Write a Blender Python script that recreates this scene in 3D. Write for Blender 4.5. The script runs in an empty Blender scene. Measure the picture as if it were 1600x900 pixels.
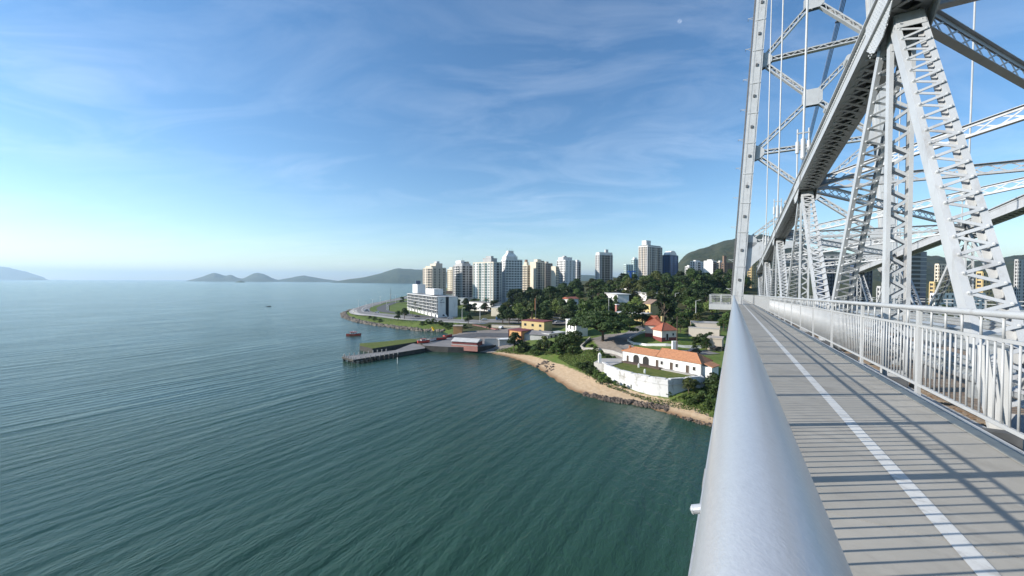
import bpy, math, random
import numpy as np
from mathutils import Vector, Matrix
random.seed(11); rng = np.random.default_rng(5)
R = math.radians
scene = bpy.context.scene
col = scene.collection

# ------------------------------------------------------------------ camera
EYE = 33.0
FPX = 600.0                      # focal length in pixels of the 1600 wide photograph
PITCH = math.radians(-1.0); ROLL = 0.0046
fwd = Vector((0, math.cos(PITCH), math.sin(PITCH)))
rgt0 = Vector((1, 0, 0)); up0 = rgt0.cross(fwd)
rgt = rgt0 * math.cos(ROLL) + up0 * math.sin(ROLL)
upv = rgt.cross(fwd)
camd = bpy.data.cameras.new('camera'); cam = bpy.data.objects.new('camera', camd); col.objects.link(cam)
cam.matrix_world = Matrix(((rgt.x, upv.x, -fwd.x, 0), (rgt.y, upv.y, -fwd.y, 0), (rgt.z, upv.z, -fwd.z, EYE), (0, 0, 0, 1)))
camd.sensor_width = 36; camd.lens = 36 * FPX / 1600; camd.clip_start = 0.02; camd.clip_end = 200000
scene.camera = cam

# ------------------------------------------------------------------ sky, sun, exposure
SUN_EL = R(25.5); SUN_AZ = R(270 - 5)       # compass azimuth clockwise from +Y
to_sun = Vector((math.sin(SUN_AZ) * math.cos(SUN_EL), math.cos(SUN_AZ) * math.cos(SUN_EL), math.sin(SUN_EL)))
world = bpy.data.worlds.new('World'); scene.world = world; world.use_nodes = True
wn = world.node_tree; wn.nodes.clear()
def wnode(t, **kw):
    n = wn.nodes.new(t)
    for k, v in kw.items(): setattr(n, k, v)
    return n
sky = wnode('ShaderNodeTexSky', sky_type='NISHITA', sun_disc=False, sun_elevation=SUN_EL, sun_rotation=SUN_AZ,
            altitude=0, air_density=1.0, dust_density=0.08, ozone_density=2.0)
bg = wnode('ShaderNodeBackground'); bg.inputs[1].default_value = 0.122
wout = wnode('ShaderNodeOutputWorld')
# thin cirrus, the same all over the sky
tcw = wnode('ShaderNodeTexCoord'); sepw = wnode('ShaderNodeSeparateXYZ'); wn.links.new(tcw.outputs['Generated'], sepw.inputs[0])
zc = wnode('ShaderNodeMath', operation='MAXIMUM'); zc.inputs[1].default_value = 0.0; wn.links.new(sepw.outputs[2], zc.inputs[0])
zp = wnode('ShaderNodeMath', operation='ADD'); zp.inputs[1].default_value = 0.16; wn.links.new(zc.outputs[0], zp.inputs[0])
dx = wnode('ShaderNodeMath', operation='DIVIDE'); wn.links.new(sepw.outputs[0], dx.inputs[0]); wn.links.new(zp.outputs[0], dx.inputs[1])
dy = wnode('ShaderNodeMath', operation='DIVIDE'); wn.links.new(sepw.outputs[1], dy.inputs[0]); wn.links.new(zp.outputs[0], dy.inputs[1])
cmb = wnode('ShaderNodeCombineXYZ'); wn.links.new(dx.outputs[0], cmb.inputs[0]); wn.links.new(dy.outputs[0], cmb.inputs[1])
mpw = wnode('ShaderNodeMapping'); mpw.inputs['Rotation'].default_value = (0, 0, R(24)); mpw.inputs['Scale'].default_value = (0.8, 1.7, 1); mpw.inputs['Location'].default_value = (3.1, 1.7, 0)
wn.links.new(cmb.outputs[0], mpw.inputs[0])
nz = wnode('ShaderNodeTexNoise'); nz.inputs['Scale'].default_value = 1.5; nz.inputs['Detail'].default_value = 9; nz.inputs['Roughness'].default_value = 0.62; nz.inputs['Distortion'].default_value = 1.1
wn.links.new(mpw.outputs[0], nz.inputs['Vector'])
nz2 = wnode('ShaderNodeTexNoise'); nz2.inputs['Scale'].default_value = 0.55; nz2.inputs['Detail'].default_value = 3
wn.links.new(cmb.outputs[0], nz2.inputs['Vector'])
r1 = wnode('ShaderNodeMapRange'); r1.inputs[1].default_value = 0.44; r1.inputs[2].default_value = 0.78; r1.inputs[3].default_value = 0; r1.inputs[4].default_value = 1
wn.links.new(nz.outputs[0], r1.inputs[0])
r2 = wnode('ShaderNodeMapRange'); r2.inputs[1].default_value = 0.36; r2.inputs[2].default_value = 0.68; r2.inputs[3].default_value = 0.1; r2.inputs[4].default_value = 1
wn.links.new(nz2.outputs[0], r2.inputs[0])
mu = wnode('ShaderNodeMath', operation='MULTIPLY'); wn.links.new(r1.outputs[0], mu.inputs[0]); wn.links.new(r2.outputs[0], mu.inputs[1])
mu2 = wnode('ShaderNodeMath', operation='MULTIPLY'); mu2.inputs[1].default_value = 0.27; wn.links.new(mu.outputs[0], mu2.inputs[0])
mxw = wnode('ShaderNodeMix', data_type='RGBA'); mxw.inputs[7].default_value = (8.0, 8.6, 9.4, 1)
hsw = wnode('ShaderNodeHueSaturation'); hsw.inputs['Saturation'].default_value = 1.22; hsw.inputs['Hue'].default_value = 0.501; wn.links.new(sky.outputs[0], hsw.inputs['Color'])
wn.links.new(mu2.outputs[0], mxw.inputs[0]); wn.links.new(hsw.outputs[0], mxw.inputs[6])
wn.links.new(mxw.outputs[2], bg.inputs[0]); wn.links.new(bg.outputs[0], wout.inputs[0])

sund = bpy.data.lights.new('sun', 'SUN'); sund.energy = 5.0; sund.angle = R(0.53); sund.color = (1.0, 0.94, 0.86)
sun = bpy.data.objects.new('sun', sund); col.objects.link(sun); sun.rotation_euler = to_sun.to_track_quat('Z', 'Y').to_euler()
sun.location = (0, 0, 300)
vs = scene.view_settings; vs.view_transform = 'Standard'; vs.look = 'None'; vs.exposure = 0.55; vs.gamma = 1; vs.use_curve_mapping = False
scene.render.engine = 'CYCLES'
scene.cycles.use_denoising = True; scene.cycles.max_bounces = 6; scene.cycles.diffuse_bounces = 1; scene.cycles.glossy_bounces = 3
scene.cycles.transparent_max_bounces = 12; scene.cycles.volume_bounces = 0; scene.cycles.caustics_reflective = False; scene.cycles.caustics_refractive = False

# ------------------------------------------------------------------ helpers
def ray(px, py):
    return fwd + rgt * ((px - 800) / FPX) + upv * ((450 - py) / FPX)
def U(px, py, z=0.0):                       # where the sight line meets elevation z
    d = ray(px, py); t = (z - EYE) / d.z
    return Vector((d.x * t, d.y * t, z))
def D(px, py, y):                           # the point of that sight line at distance y ahead
    d = ray(px, py); t = y / d.y
    return Vector((d.x * t, y, EYE + d.z * t))

class MB:
    def __init__(s): s.v = []; s.f = []; s.m = []
    def add(s, vs, fs, m=0):
        b = len(s.v); s.v += [tuple(p) for p in vs]; s.f += [tuple(i + b for i in f) for f in fs]; s.m += [m] * len(fs); return s
    def frame(s, c, ax, ay, az, m=0):       # box with half axes
        c = Vector(c); ax, ay, az = Vector(ax), Vector(ay), Vector(az)
        vs = [c + ax * i + ay * j + az * k for k in (-1, 1) for j in (-1, 1) for i in (-1, 1)]
        return s.add(vs, [(0, 2, 3, 1), (4, 5, 7, 6), (0, 1, 5, 4), (2, 6, 7, 3), (0, 4, 6, 2), (1, 3, 7, 5)], m)
    def box(s, x0, x1, y0, y1, z0, z1, m=0):
        return s.frame(((x0 + x1) / 2, (y0 + y1) / 2, (z0 + z1) / 2), ((x1 - x0) / 2, 0, 0), (0, (y1 - y0) / 2, 0), (0, 0, (z1 - z0) / 2), m)
    def bar(s, p0, p1, w, t, n, m=0, ext=0.0):
        p0, p1 = Vector(p0), Vector(p1); d = (p1 - p0); L = d.length
        if L < 1e-6: return s
        d /= L; n = Vector(n); n = (n - d * n.dot(d)); n.normalize(); b = d.cross(n)
        return s.frame((p0 + p1) / 2, d * (L / 2 + ext), b * (w / 2), n * (t / 2), m)
    def tube(s, p0, p1, r0, r1=None, seg=8, m=0, caps=True):
        p0, p1 = Vector(p0), Vector(p1); r1 = r0 if r1 is None else r1
        d = (p1 - p0).normalized(); a = d.orthogonal().normalized(); b = d.cross(a)
        vs = [p0 + (a * math.cos(2 * math.pi * i / seg) + b * math.sin(2 * math.pi * i / seg)) * r0 for i in range(seg)]
        vs += [p1 + (a * math.cos(2 * math.pi * i / seg) + b * math.sin(2 * math.pi * i / seg)) * r1 for i in range(seg)]
        fs = [(i, (i + 1) % seg, seg + (i + 1) % seg, seg + i) for i in range(seg)]
        if caps: fs += [tuple(range(seg - 1, -1, -1)), tuple(range(seg, 2 * seg))]
        return s.add(vs, fs, m)
    def prism(s, poly, z0, z1, m=0, mtop=None):   # poly: xy points, counter-clockwise; z may be lists
        n = len(poly); z0 = z0 if hasattr(z0, '__len__') else [z0] * n; z1 = z1 if hasattr(z1, '__len__') else [z1] * n
        vs = [(p[0], p[1], z0[i]) for i, p in enumerate(poly)] + [(p[0], p[1], z1[i]) for i, p in enumerate(poly)]
        s.add(vs, [(i, (i + 1) % n, n + (i + 1) % n, n + i) for i in range(n)] + [tuple(range(n - 1, -1, -1))], m)
        return s.add(vs[n:], [tuple(range(n))], m if mtop is None else mtop)
    def dome(s, c, n, r, m=0):                # rivet head
        c = Vector(c); n = Vector(n).normalized(); a = n.orthogonal().normalized(); b = n.cross(a)
        vs = [c + (a * math.cos(i * 1.0472) + b * math.sin(i * 1.0472)) * r for i in range(6)] + [c + n * r * .35 + (a * math.cos(i * 1.0472) + b * math.sin(i * 1.0472)) * r * .75 for i in range(6)] + [c + n * r * .65]
        return s.add(vs, [(i, (i + 1) % 6, 6 + (i + 1) % 6, 6 + i) for i in range(6)] + [(6 + i, 6 + (i + 1) % 6, 12) for i in range(6)], m)
    def mesh(s, name, mats, smooth=False):
        me = bpy.data.meshes.new(name); me.from_pydata(s.v, [], s.f)
        mats = mats if isinstance(mats, (list, tuple)) else [mats]
        for mt in mats: me.materials.append(mt)
        if len(mats) > 1: me.polygons.foreach_set('material_index', s.m)
        if smooth: me.polygons.foreach_set('use_smooth', [True] * len(s.f))
        me.update(); return me
    def build(s, name, mats, parent=None, smooth=False):
        return link(name, s.mesh(name, mats, smooth), parent)
def link(name, me, parent=None, mat=None):
    o = bpy.data.objects.new(name, me); col.objects.link(o)
    if parent is not None: o.parent = parent
    if mat is not None: o.matrix_local = mat
    return o
def tag(o, label=None, cat=None, group=None, kind=None):
    if label: o['label'] = label
    if cat: o['category'] = cat
    if group: o['group'] = group
    if kind: o['kind'] = kind
    return o
def thing(name, label, cat, loc=(0, 0, 0), rz=0.0, group=None):
    o = bpy.data.objects.new(name, None); col.objects.link(o); o.location = loc; o.rotation_euler = (0, 0, rz)
    o.empty_display_size = 0.3
    return tag(o, label, cat, group)
def copy_tree(o, parent=None):
    c = o.copy(); col.objects.link(c); c.parent = parent
    for ch in list(o.children): copy_tree(ch, c)
    return c

# ------------------------------------------------------------------ materials
def mat(name, color, rough=0.6, metal=0.0, var=0.0, vscale=3.0, bump=0.0, bscale=30.0, color2=None, spec=0.5, objvar=0.0, stretch=None, thr=None, detail=5, bdist=0.02, stain=None):
    m = bpy.data.materials.new(name); m.use_nodes = True; nt = m.node_tree; b = nt.nodes['Principled BSDF']
    b.inputs['Roughness'].default_value = rough; b.inputs['Metallic'].default_value = metal; b.inputs['Specular IOR Level'].default_value = spec
    c = (*color, 1); b.inputs['Base Color'].default_value = c
    geo = nt.nodes.new('ShaderNodeNewGeometry'); vec = geo.outputs['Position']
    if stretch:
        mp = nt.nodes.new('ShaderNodeMapping'); mp.inputs['Scale'].default_value = stretch; nt.links.new(vec, mp.inputs[0]); vec = mp.outputs[0]
    last = None
    if var > 0 or color2:
        n = nt.nodes.new('ShaderNodeTexNoise'); n.inputs['Scale'].default_value = vscale; n.inputs['Detail'].default_value = detail; n.inputs['Roughness'].default_value = 0.62
        nt.links.new(vec, n.inputs['Vector'])
        mx = nt.nodes.new('ShaderNodeMix'); mx.data_type = 'RGBA'
        rg = nt.nodes.new('ShaderNodeMapRange'); lo, hi = thr or (0.35, 0.65); rg.inputs[1].default_value = lo; rg.inputs[2].default_value = hi
        nt.links.new(n.outputs[0], rg.inputs[0]); nt.links.new(rg.outputs[0], mx.inputs[0])
        if color2: mx.inputs[6].default_value = c; mx.inputs[7].default_value = (*color2, 1)
        else:
            mx.inputs[6].default_value = tuple(x * (1 - var) for x in color) + (1,); mx.inputs[7].default_value = tuple(min(1, x * (1 + var)) for x in color) + (1,)
        last = mx.outputs[2]
    if stain:                          # (colour, scale, low, high, strength, stretch): weathering streaks
        sc, ss, slo, shi, sk, sst = stain
        mp2 = nt.nodes.new('ShaderNodeMapping'); mp2.inputs['Scale'].default_value = sst; nt.links.new(geo.outputs['Position'], mp2.inputs[0])
        n2 = nt.nodes.new('ShaderNodeTexNoise'); n2.inputs['Scale'].default_value = ss; n2.inputs['Detail'].default_value = 8; n2.inputs['Roughness'].default_value = 0.68; nt.links.new(mp2.outputs[0], n2.inputs['Vector'])
        rs = nt.nodes.new('ShaderNodeMapRange'); rs.inputs[1].default_value = slo; rs.inputs[2].default_value = shi; rs.inputs[4].default_value = sk; nt.links.new(n2.outputs[0], rs.inputs[0])
        ms = nt.nodes.new('ShaderNodeMix'); ms.data_type = 'RGBA'; nt.links.new(rs.outputs[0], ms.inputs[0]); ms.inputs[7].default_value = (*sc, 1)
        if last is not None: nt.links.new(last, ms.inputs[6])
        else: ms.inputs[6].default_value = c
        last = ms.outputs[2]
    if objvar > 0:
        oi = nt.nodes.new('ShaderNodeObjectInfo'); hs = nt.nodes.new('ShaderNodeHueSaturation')
        rg = nt.nodes.new('ShaderNodeMapRange'); rg.inputs[3].default_value = 1 - objvar; rg.inputs[4].default_value = 1 + objvar
        nt.links.new(oi.outputs['Random'], rg.inputs[0]); nt.links.new(rg.outputs[0], hs.inputs['Value'])
        if last is not None: nt.links.new(last, hs.inputs['Color'])
        else: hs.inputs['Color'].default_value = c
        last = hs.outputs[0]
    if last is not None: nt.links.new(last, b.inputs['Base Color'])
    if bump > 0:
        n = nt.nodes.new('ShaderNodeTexNoise'); n.inputs['Scale'].default_value = bscale; n.inputs['Detail'].default_value = 4
        nt.links.new(vec, n.inputs['Vector'])
        bp = nt.nodes.new('ShaderNodeBump'); bp.inputs['Strength'].default_value = bump; bp.inputs['Distance'].default_value = bdist
        nt.links.new(n.outputs[0], bp.inputs['Height']); nt.links.new(bp.outputs[0], b.inputs['Normal'])
    return m
M = {}
M['steel'] = mat('painted_steel', (0.465, 0.482, 0.49), 0.42, 0, 0.07, 1.4, 0.15, 60, stain=((0.19, 0.155, 0.13), 2.6, 0.56, 0.76, 0.6, (1, 1, 0.22)))
M['steel_rail'] = mat('painted_rail', (0.44, 0.45, 0.447), 0.38, 0, 0.05, 2.0, 0.1, 80, stain=((0.22, 0.18, 0.15), 5, 0.60, 0.78, 0.6, (1, 1, 0.3)))
M['pipe'] = mat('silver_pipe_paint', (0.50, 0.51, 0.525), 0.30, 0.35, 0.03, 300, 0.22, 520, bdist=0.0012, stretch=(1, .55, 1), stain=((0.36, 0.37, 0.39), 160, 0.52, 0.70, 0.22, (1, .5, 1)))
M['cable'] = mat('eyebar_steel', (0.20, 0.24, 0.32), 0.45, 0.2, 0.1, 1)
M['dark_steel'] = mat('dark_steel', (0.10, 0.105, 0.11), 0.6, 0, 0.25, 3)
M['rust'] = mat('rusty_grating', (0.20, 0.13, 0.08), 0.8, 0, 0, 6, 0.2, 40, color2=(0.32, 0.27, 0.21))
M['galv'] = mat('galvanised_steel', (0.50, 0.53, 0.54), 0.4, 0.5, 0.12, 6)
M['deck'] = mat('walkway_panel', (0.365, 0.345, 0.30), 0.62, 0, 0.07, 2.2, 0.2, 90, objvar=0.09, bdist=0.004, spec=0.35, stain=((0.20, 0.185, 0.16), 3.2, 0.52, 0.74, 0.55, (1, 0.6, 1)))
M['mark_white'] = mat('white_line_paint', (0.64, 0.64, 0.61), 0.6, 0, 0.05, 5, stain=((0.36, 0.35, 0.32), 9, 0.52, 0.7, 0.75, (1, 1, 1)))
M['mark_cream'] = mat('cream_line_paint', (0.60, 0.55, 0.44), 0.6, 0, 0.07, 5, stain=((0.36, 0.34, 0.30), 8, 0.5, 0.7, 0.8, (1, 1, 1)))
M['concrete'] = mat('concrete', (0.36, 0.34, 0.31), 0.85, 0, 0.15, 0.6, 0.3, 8)
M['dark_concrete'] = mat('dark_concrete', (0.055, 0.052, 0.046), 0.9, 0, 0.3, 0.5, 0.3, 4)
M['asphalt'] = mat('asphalt', (0.085, 0.085, 0.088), 0.9, 0, 0.15, 0.15)
M['asphalt_worn'] = mat('worn_asphalt', (0.20, 0.19, 0.18), 0.9, 0, 0.15, 0.2)
M['pave'] = mat('pavement', (0.40, 0.38, 0.35), 0.9, 0, 0.1, 0.4)
M['white'] = mat('white_limewash', (0.74, 0.73, 0.70), 0.85, 0, 0, 0.9, 0.15, 3, color2=(0.70, 0.68, 0.64), thr=(0.5, 0.85), stain=((0.42, 0.39, 0.34), 1.6, 0.58, 0.75, 0.7, (1, 1, 0.3)))
M['fort'] = mat('stained_limewash', (0.60, 0.59, 0.57), 0.9, 0, 0, 0.55, 0.3, 2, color2=(0.27, 0.255, 0.22), thr=(0.54, 0.72), stretch=(1, 1, 0.5), detail=8)
M['cream'] = mat('cream_render', (0.70, 0.62, 0.48), 0.85, 0, 0.05, 0.12, stain=((0.25, 0.23, 0.20), 0.35, 0.52, 0.75, 0.55, (1, 1, 0.18)))
M['bwhite'] = mat('white_render', (0.74, 0.73, 0.70), 0.85, 0, 0.05, 0.12, stain=((0.25, 0.23, 0.20), 0.35, 0.52, 0.75, 0.55, (1, 1, 0.18)))
M['beige'] = mat('beige_render', (0.56, 0.50, 0.42), 0.85, 0, 0.05, 0.12, stain=((0.25, 0.23, 0.20), 0.35, 0.52, 0.75, 0.55, (1, 1, 0.18)))
M['tan'] = mat('tan_render', (0.43, 0.37, 0.30), 0.85, 0, 0.05, 0.12, stain=((0.25, 0.23, 0.20), 0.35, 0.52, 0.75, 0.55, (1, 1, 0.18)))
M['bgrey'] = mat('grey_render', (0.47, 0.47, 0.46), 0.85, 0, 0.06, 0.12, stain=((0.25, 0.23, 0.20), 0.35, 0.52, 0.75, 0.55, (1, 1, 0.18)))
M['brown'] = mat('brown_render', (0.22, 0.15, 0.11), 0.85, 0, 0.06, 0.12)
M['blue'] = mat('blue_cladding', (0.055, 0.11, 0.24), 0.4, 0, 0.1, 0.1)
M['navy'] = mat('navy_cladding', (0.05, 0.075, 0.13), 0.35, 0, 0.1, 0.1)
M['yellow'] = mat('yellow_render', (0.56, 0.42, 0.20), 0.85, 0, 0.06, 0.3)
M['orange'] = mat('orange_render', (0.54, 0.29, 0.12), 0.85, 0, 0.06, 0.3)
M['redpaint'] = mat('dark_red_paint', (0.20, 0.05, 0.045), 0.7, 0, 0.1, 0.5)
M['pink'] = mat('faded_red', (0.38, 0.17, 0.14), 0.7, 0, 0.1, 0.5)
M['teal'] = mat('pale_teal_render', (0.50, 0.62, 0.60), 0.8, 0, 0.05, 0.1)
M['glass'] = mat('dark_window_glass', (0.018, 0.022, 0.028), 0.4, 0, 0, 1, spec=0.2)
M['tglass'] = mat('teal_window_glass', (0.03, 0.11, 0.11), 0.12, 0, 0, 1, spec=0.6)
M['frame'] = mat('window_frame', (0.33, 0.33, 0.32), 0.6)
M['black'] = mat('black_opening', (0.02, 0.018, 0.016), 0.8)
M['wood'] = mat('dark_wood', (0.08, 0.055, 0.04), 0.8, 0, 0.2, 4)
M['tile'] = mat('terracotta_tiles', (0.47, 0.215, 0.105), 0.85, 0, 0, 2.2, 0.5, 5, color2=(0.29, 0.125, 0.065), thr=(0.42, 0.75), bdist=0.08)
M['tile_red'] = mat('red_tiles', (0.38, 0.125, 0.07), 0.85, 0, 0, 2.2, 0.5, 5, color2=(0.26, 0.07, 0.04), thr=(0.42, 0.75), bdist=0.08)
M['roofgrey'] = mat('fibre_cement_roof', (0.20, 0.19, 0.185), 0.85, 0, 0.18, 0.5)
M['rooflight'] = mat('metal_roof', (0.52, 0.51, 0.48), 0.6, 0, 0.1, 0.5)
M['bark'] = mat('bark', (0.10, 0.075, 0.055), 0.95, 0, 0.25, 2)
M['rock'] = mat('rock', (0.17, 0.13, 0.10), 0.95, 0, 0, 0.5, 0.4, 3, color2=(0.04, 0.035, 0.03))
M['rock_pale'] = mat('pale_rock', (0.30, 0.245, 0.19), 0.95, 0, 0, 0.5, 0.4, 3, color2=(0.09, 0.08, 0.065))
M['redboat'] = mat('red_boat_paint', (0.50, 0.07, 0.05), 0.4)
M['yellowcloth'] = mat('yellow_cloth', (0.85, 0.52, 0.02), 0.8)
M['carwhite'] = mat('white_car_paint', (0.72, 0.72, 0.72), 0.25, 0)
M['carblue'] = mat('blue_car_paint', (0.14, 0.28, 0.50), 0.25, 0)
M['cardark'] = mat('dark_car_paint', (0.035, 0.035, 0.04), 0.25, 0)
M['tyre'] = mat('tyre_rubber', (0.02, 0.02, 0.02), 0.8)
M['bluepaint'] = mat('blue_post_paint', (0.03, 0.11, 0.38), 0.5)
M['pole'] = mat('grey_pole', (0.60, 0.60, 0.58), 0.5)
M['sign_orange'] = mat('orange_sign', (0.52, 0.20, 0.07), 0.6)
def leafmat(name, c1, c2, scale=0.35):
    m = mat(name, c1, 0.55, 0, 0, scale, color2=c2, objvar=0.42, spec=0.25, thr=(0.3, 0.7))
    nt = m.node_tree; b = nt.nodes['Principled BSDF']; src = b.inputs['Base Color'].links[0].from_socket
    tr = nt.nodes.new('ShaderNodeBsdfTranslucent'); nt.links.new(src, tr.inputs[0]); ms = nt.nodes.new('ShaderNodeMixShader'); ms.inputs[0].default_value = 0.22
    nt.links.new(b.outputs[0], ms.inputs[1]); nt.links.new(tr.outputs[0], ms.inputs[2]); nt.links.new(ms.outputs[0], nt.nodes['Material Output'].inputs[0])
    return m
M['leaf_dark'] = leafmat('dark_leaves', (0.024, 0.046, 0.014), (0.052, 0.082, 0.022))
M['leaf_mid'] = leafmat('mid_green_leaves', (0.042, 0.076, 0.020), (0.082, 0.125, 0.032))
M['leaf_light'] = leafmat('light_green_leaves', (0.10, 0.15, 0.035), (0.16, 0.20, 0.055))
M['leaf_olive'] = leafmat('olive_leaves', (0.056, 0.072, 0.020), (0.10, 0.112, 0.034))
# ================================================================== water
def water_material():
    m = bpy.data.materials.new('sea_water'); m.use_nodes = True; nt = m.node_tree; b = nt.nodes['Principled BSDF']; L = nt.links.new
    b.inputs['Roughness'].default_value = 0.15; b.inputs['IOR'].default_value = 1.33
    geo = nt.nodes.new('ShaderNodeNewGeometry')
    def mapping(rot, scale):
        mp = nt.nodes.new('ShaderNodeMapping'); mp.inputs['Rotation'].default_value = (0, 0, rot); mp.inputs['Scale'].default_value = scale
        mp.inputs['Scale'].default_value = (1, 1, 1); L(geo.outputs['Position'], mp.inputs[0])
        m2 = nt.nodes.new('ShaderNodeMapping'); m2.inputs['Scale'].default_value = scale; L(mp.outputs[0], m2.inputs[0]); return m2.outputs[0]
    def noise(vec, sc, det, rough=0.5, dist=0.0):
        n = nt.nodes.new('ShaderNodeTexNoise'); n.inputs['Scale'].default_value = sc; n.inputs['Detail'].default_value = det; n.inputs['Roughness'].default_value = rough; n.inputs['Distortion'].default_value = dist
        L(vec, n.inputs['Vector']); return n.outputs[0]
    def math_(op, a, bb):
        n = nt.nodes.new('ShaderNodeMath'); n.operation = op
        for i, v in enumerate((a, bb)):
            if isinstance(v, (int, float)): n.inputs[i].default_value = v
            else: L(v, n.inputs[i])
        return n.outputs[0]
    # silt: broad patches of greener and bluer water
    patch = noise(mapping(0.5, (1, 1, 1)), 0.012, 3)
    cr = nt.nodes.new('ShaderNodeMix'); cr.data_type = 'RGBA'; cr.inputs[6].default_value = (0.024, 0.064, 0.037, 1); cr.inputs[7].default_value = (0.019, 0.055, 0.038, 1)
    L(patch, cr.inputs[0]); L(cr.outputs[2], b.inputs['Base Color'])
    # swell: crests run about 27 degrees right of the view axis
    a = R(27)
    sw = nt.nodes.new('ShaderNodeTexWave'); sw.wave_type = 'BANDS'; sw.bands_direction = 'X'; sw.wave_profile = 'SIN'
    sw.inputs['Scale'].default_value = 0.042; sw.inputs['Distortion'].default_value = 6.5; sw.inputs['Detail'].default_value = 2.0; sw.inputs['Detail Scale'].default_value = 0.45; sw.inputs['Detail Roughness'].default_value = 0.5
    L(mapping(a, (1, 0.35, 1)), sw.inputs['Vector'])
    sw2 = nt.nodes.new('ShaderNodeTexWave'); sw2.wave_type = 'BANDS'; sw2.bands_direction = 'X'
    sw2.inputs['Scale'].default_value = 0.105; sw2.inputs['Distortion'].default_value = 4.5; sw2.inputs['Detail'].default_value = 2.0; sw2.inputs['Detail Scale'].default_value = 0.8
    L(mapping(a + R(7), (1, 0.3, 1)), sw2.inputs['Vector'])
    chop = noise(mapping(a, (1, 0.42, 1)), 1.05, 6, 0.62, 0.4)
    grp = noise(mapping(a, (1, 0.45, 1)), 0.045, 2)
    g2 = nt.nodes.new('ShaderNodeMapRange'); g2.inputs[1].default_value = 0.32; g2.inputs[2].default_value = 0.68; g2.inputs[3].default_value = 0.15; g2.inputs[4].default_value = 1.2; L(grp, g2.inputs[0])
    fine = noise(mapping(a + R(25), (1, 0.55, 1)), 2.8, 3, 0.55)
    gust = noise(mapping(a, (1, 0.6, 1)), 0.02, 2)
    gr = nt.nodes.new('ShaderNodeMapRange'); gr.inputs[1].default_value = 0.35; gr.inputs[2].default_value = 0.65; gr.inputs[3].default_value = 0.45; gr.inputs[4].default_value = 1.0; L(gust, gr.inputs[0])
    h = math_('ADD', math_('MULTIPLY', math_('MULTIPLY', sw.outputs[1], g2.outputs[0]), 0.13), math_('MULTIPLY', sw2.outputs[1], 0.07))
    h = math_('ADD', h, math_('MULTIPLY', math_('MULTIPLY', chop, gr.outputs[0]), 0.36))
    h = math_('ADD', h, math_('MULTIPLY', math_('MULTIPLY', fine, gr.outputs[0]), 0.055))
    swn = noise(mapping(a, (1, 0.13, 1)), 0.25, 3, 0.5, 0.3); cross = noise(mapping(a - R(38), (1, 0.4, 1)), 0.34, 3)
    h = math_('ADD', h, math_('MULTIPLY', math_('MULTIPLY', swn, g2.outputs[0]), 0.62)); h = math_('ADD', h, math_('MULTIPLY', cross, 0.14))
    bp = nt.nodes.new('ShaderNodeBump'); bp.inputs['Strength'].default_value = 0.85; bp.inputs['Distance'].default_value = 1.0
    L(h, bp.inputs['Height']); L(bp.outputs[0], b.inputs['Normal'])
    return m
M['water'] = water_material()
HALF = 30000.0
mb = MB()
ys = [-600, -100, 0, 100, 300, 800, 2000, 6000, 15000, HALF]; xs = [-HALF, -12000, -4000, -1200, -400, 0, 400, 1200, 4000, 12000, HALF]
ys[0] = -2000
for j, y in enumerate(ys):
    for x in xs: mb.v.append((x, y, 0))
nx = len(xs)
for j in range(len(ys) - 1):
    for i in range(nx - 1): mb.f.append((j * nx + i, j * nx + i + 1, (j + 1) * nx + i + 1, (j + 1) * nx + i)); mb.m.append(0)
tag(mb.build('water', M['water']), 'calm blue green bay water with low swell lines', None, None, 'structure')

# ================================================================== terrain
def UV2(px, py, z=0.0): p = U(px, py, z); return (p.x, p.y)
shore_px = [(660, 456), (636, 464), (600, 471), (565, 478.5), (545, 485), (534, 490), (537, 496), (556, 503), (585, 508), (620, 513), (655, 517), (690, 517.5), (700, 522), (690, 527), (668, 531), (672, 540),
            (700, 549), (735, 549), (760, 551), (790, 557), (815, 565), (838, 575), (855, 586), (872, 598), (895, 612), (920, 620), (950, 628), (985, 633), (1020, 640), (1055, 650), (1085, 661), (1118, 669)]
shore = [UV2(*p) for p in shore_px]
shore = [(-40, 2600), (60, 2000)] + shore + [(75, 74), (140, 40), (300, 10), (900, -60), (2600, -100), (2600, 2600)]
SH = np.array(shore)
ctrl = []
def C(px, py, z): p = U(px, py, z); ctrl.append((p.x, p.y, z))
for a in [(560, 487, 3), (590, 486, 3), (610, 478, 3), (640, 470, 3), (640, 498, 3), (690, 500, 3.3), (740, 502, 3.8), (800, 504, 4.5), (850, 506, 5), (700, 525, 2.5), (760, 520, 3), (740, 535, 2.6), (780, 528, 3), (810, 525, 3.4),
          (660, 492, 3.4), (740, 482, 5), (800, 490, 6), (870, 498, 7), (790, 543, 2.6), (850, 552, 2.8), (870, 570, 2.2), (890, 556, 4.2), (930, 548, 6.6), (960, 565, 5.6), (915, 580, 2.3), (960, 603, 2.2), (1000, 615, 2.4), (1060, 622, 2.6), (1105, 618, 3.0), (1100, 645, 1.8),
          (1040, 582, 6.0), (1000, 574, 6.0), (1000, 545, 9), (1080, 547, 9), (960, 530, 9), (1110, 552, 8.6), (1060, 532, 11), (1020, 528, 11), (1040, 522, 11.4), (1100, 535, 10.6), (930, 530, 8), (900, 535, 6.5), (1000, 506, 12), (960, 505, 11), (1110, 515, 12.5),
          (900, 475, 13), (830, 475, 9), (950, 462, 19), (1000, 458, 21), (1100, 462, 20), (1130, 480, 15)]: C(*a)
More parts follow.
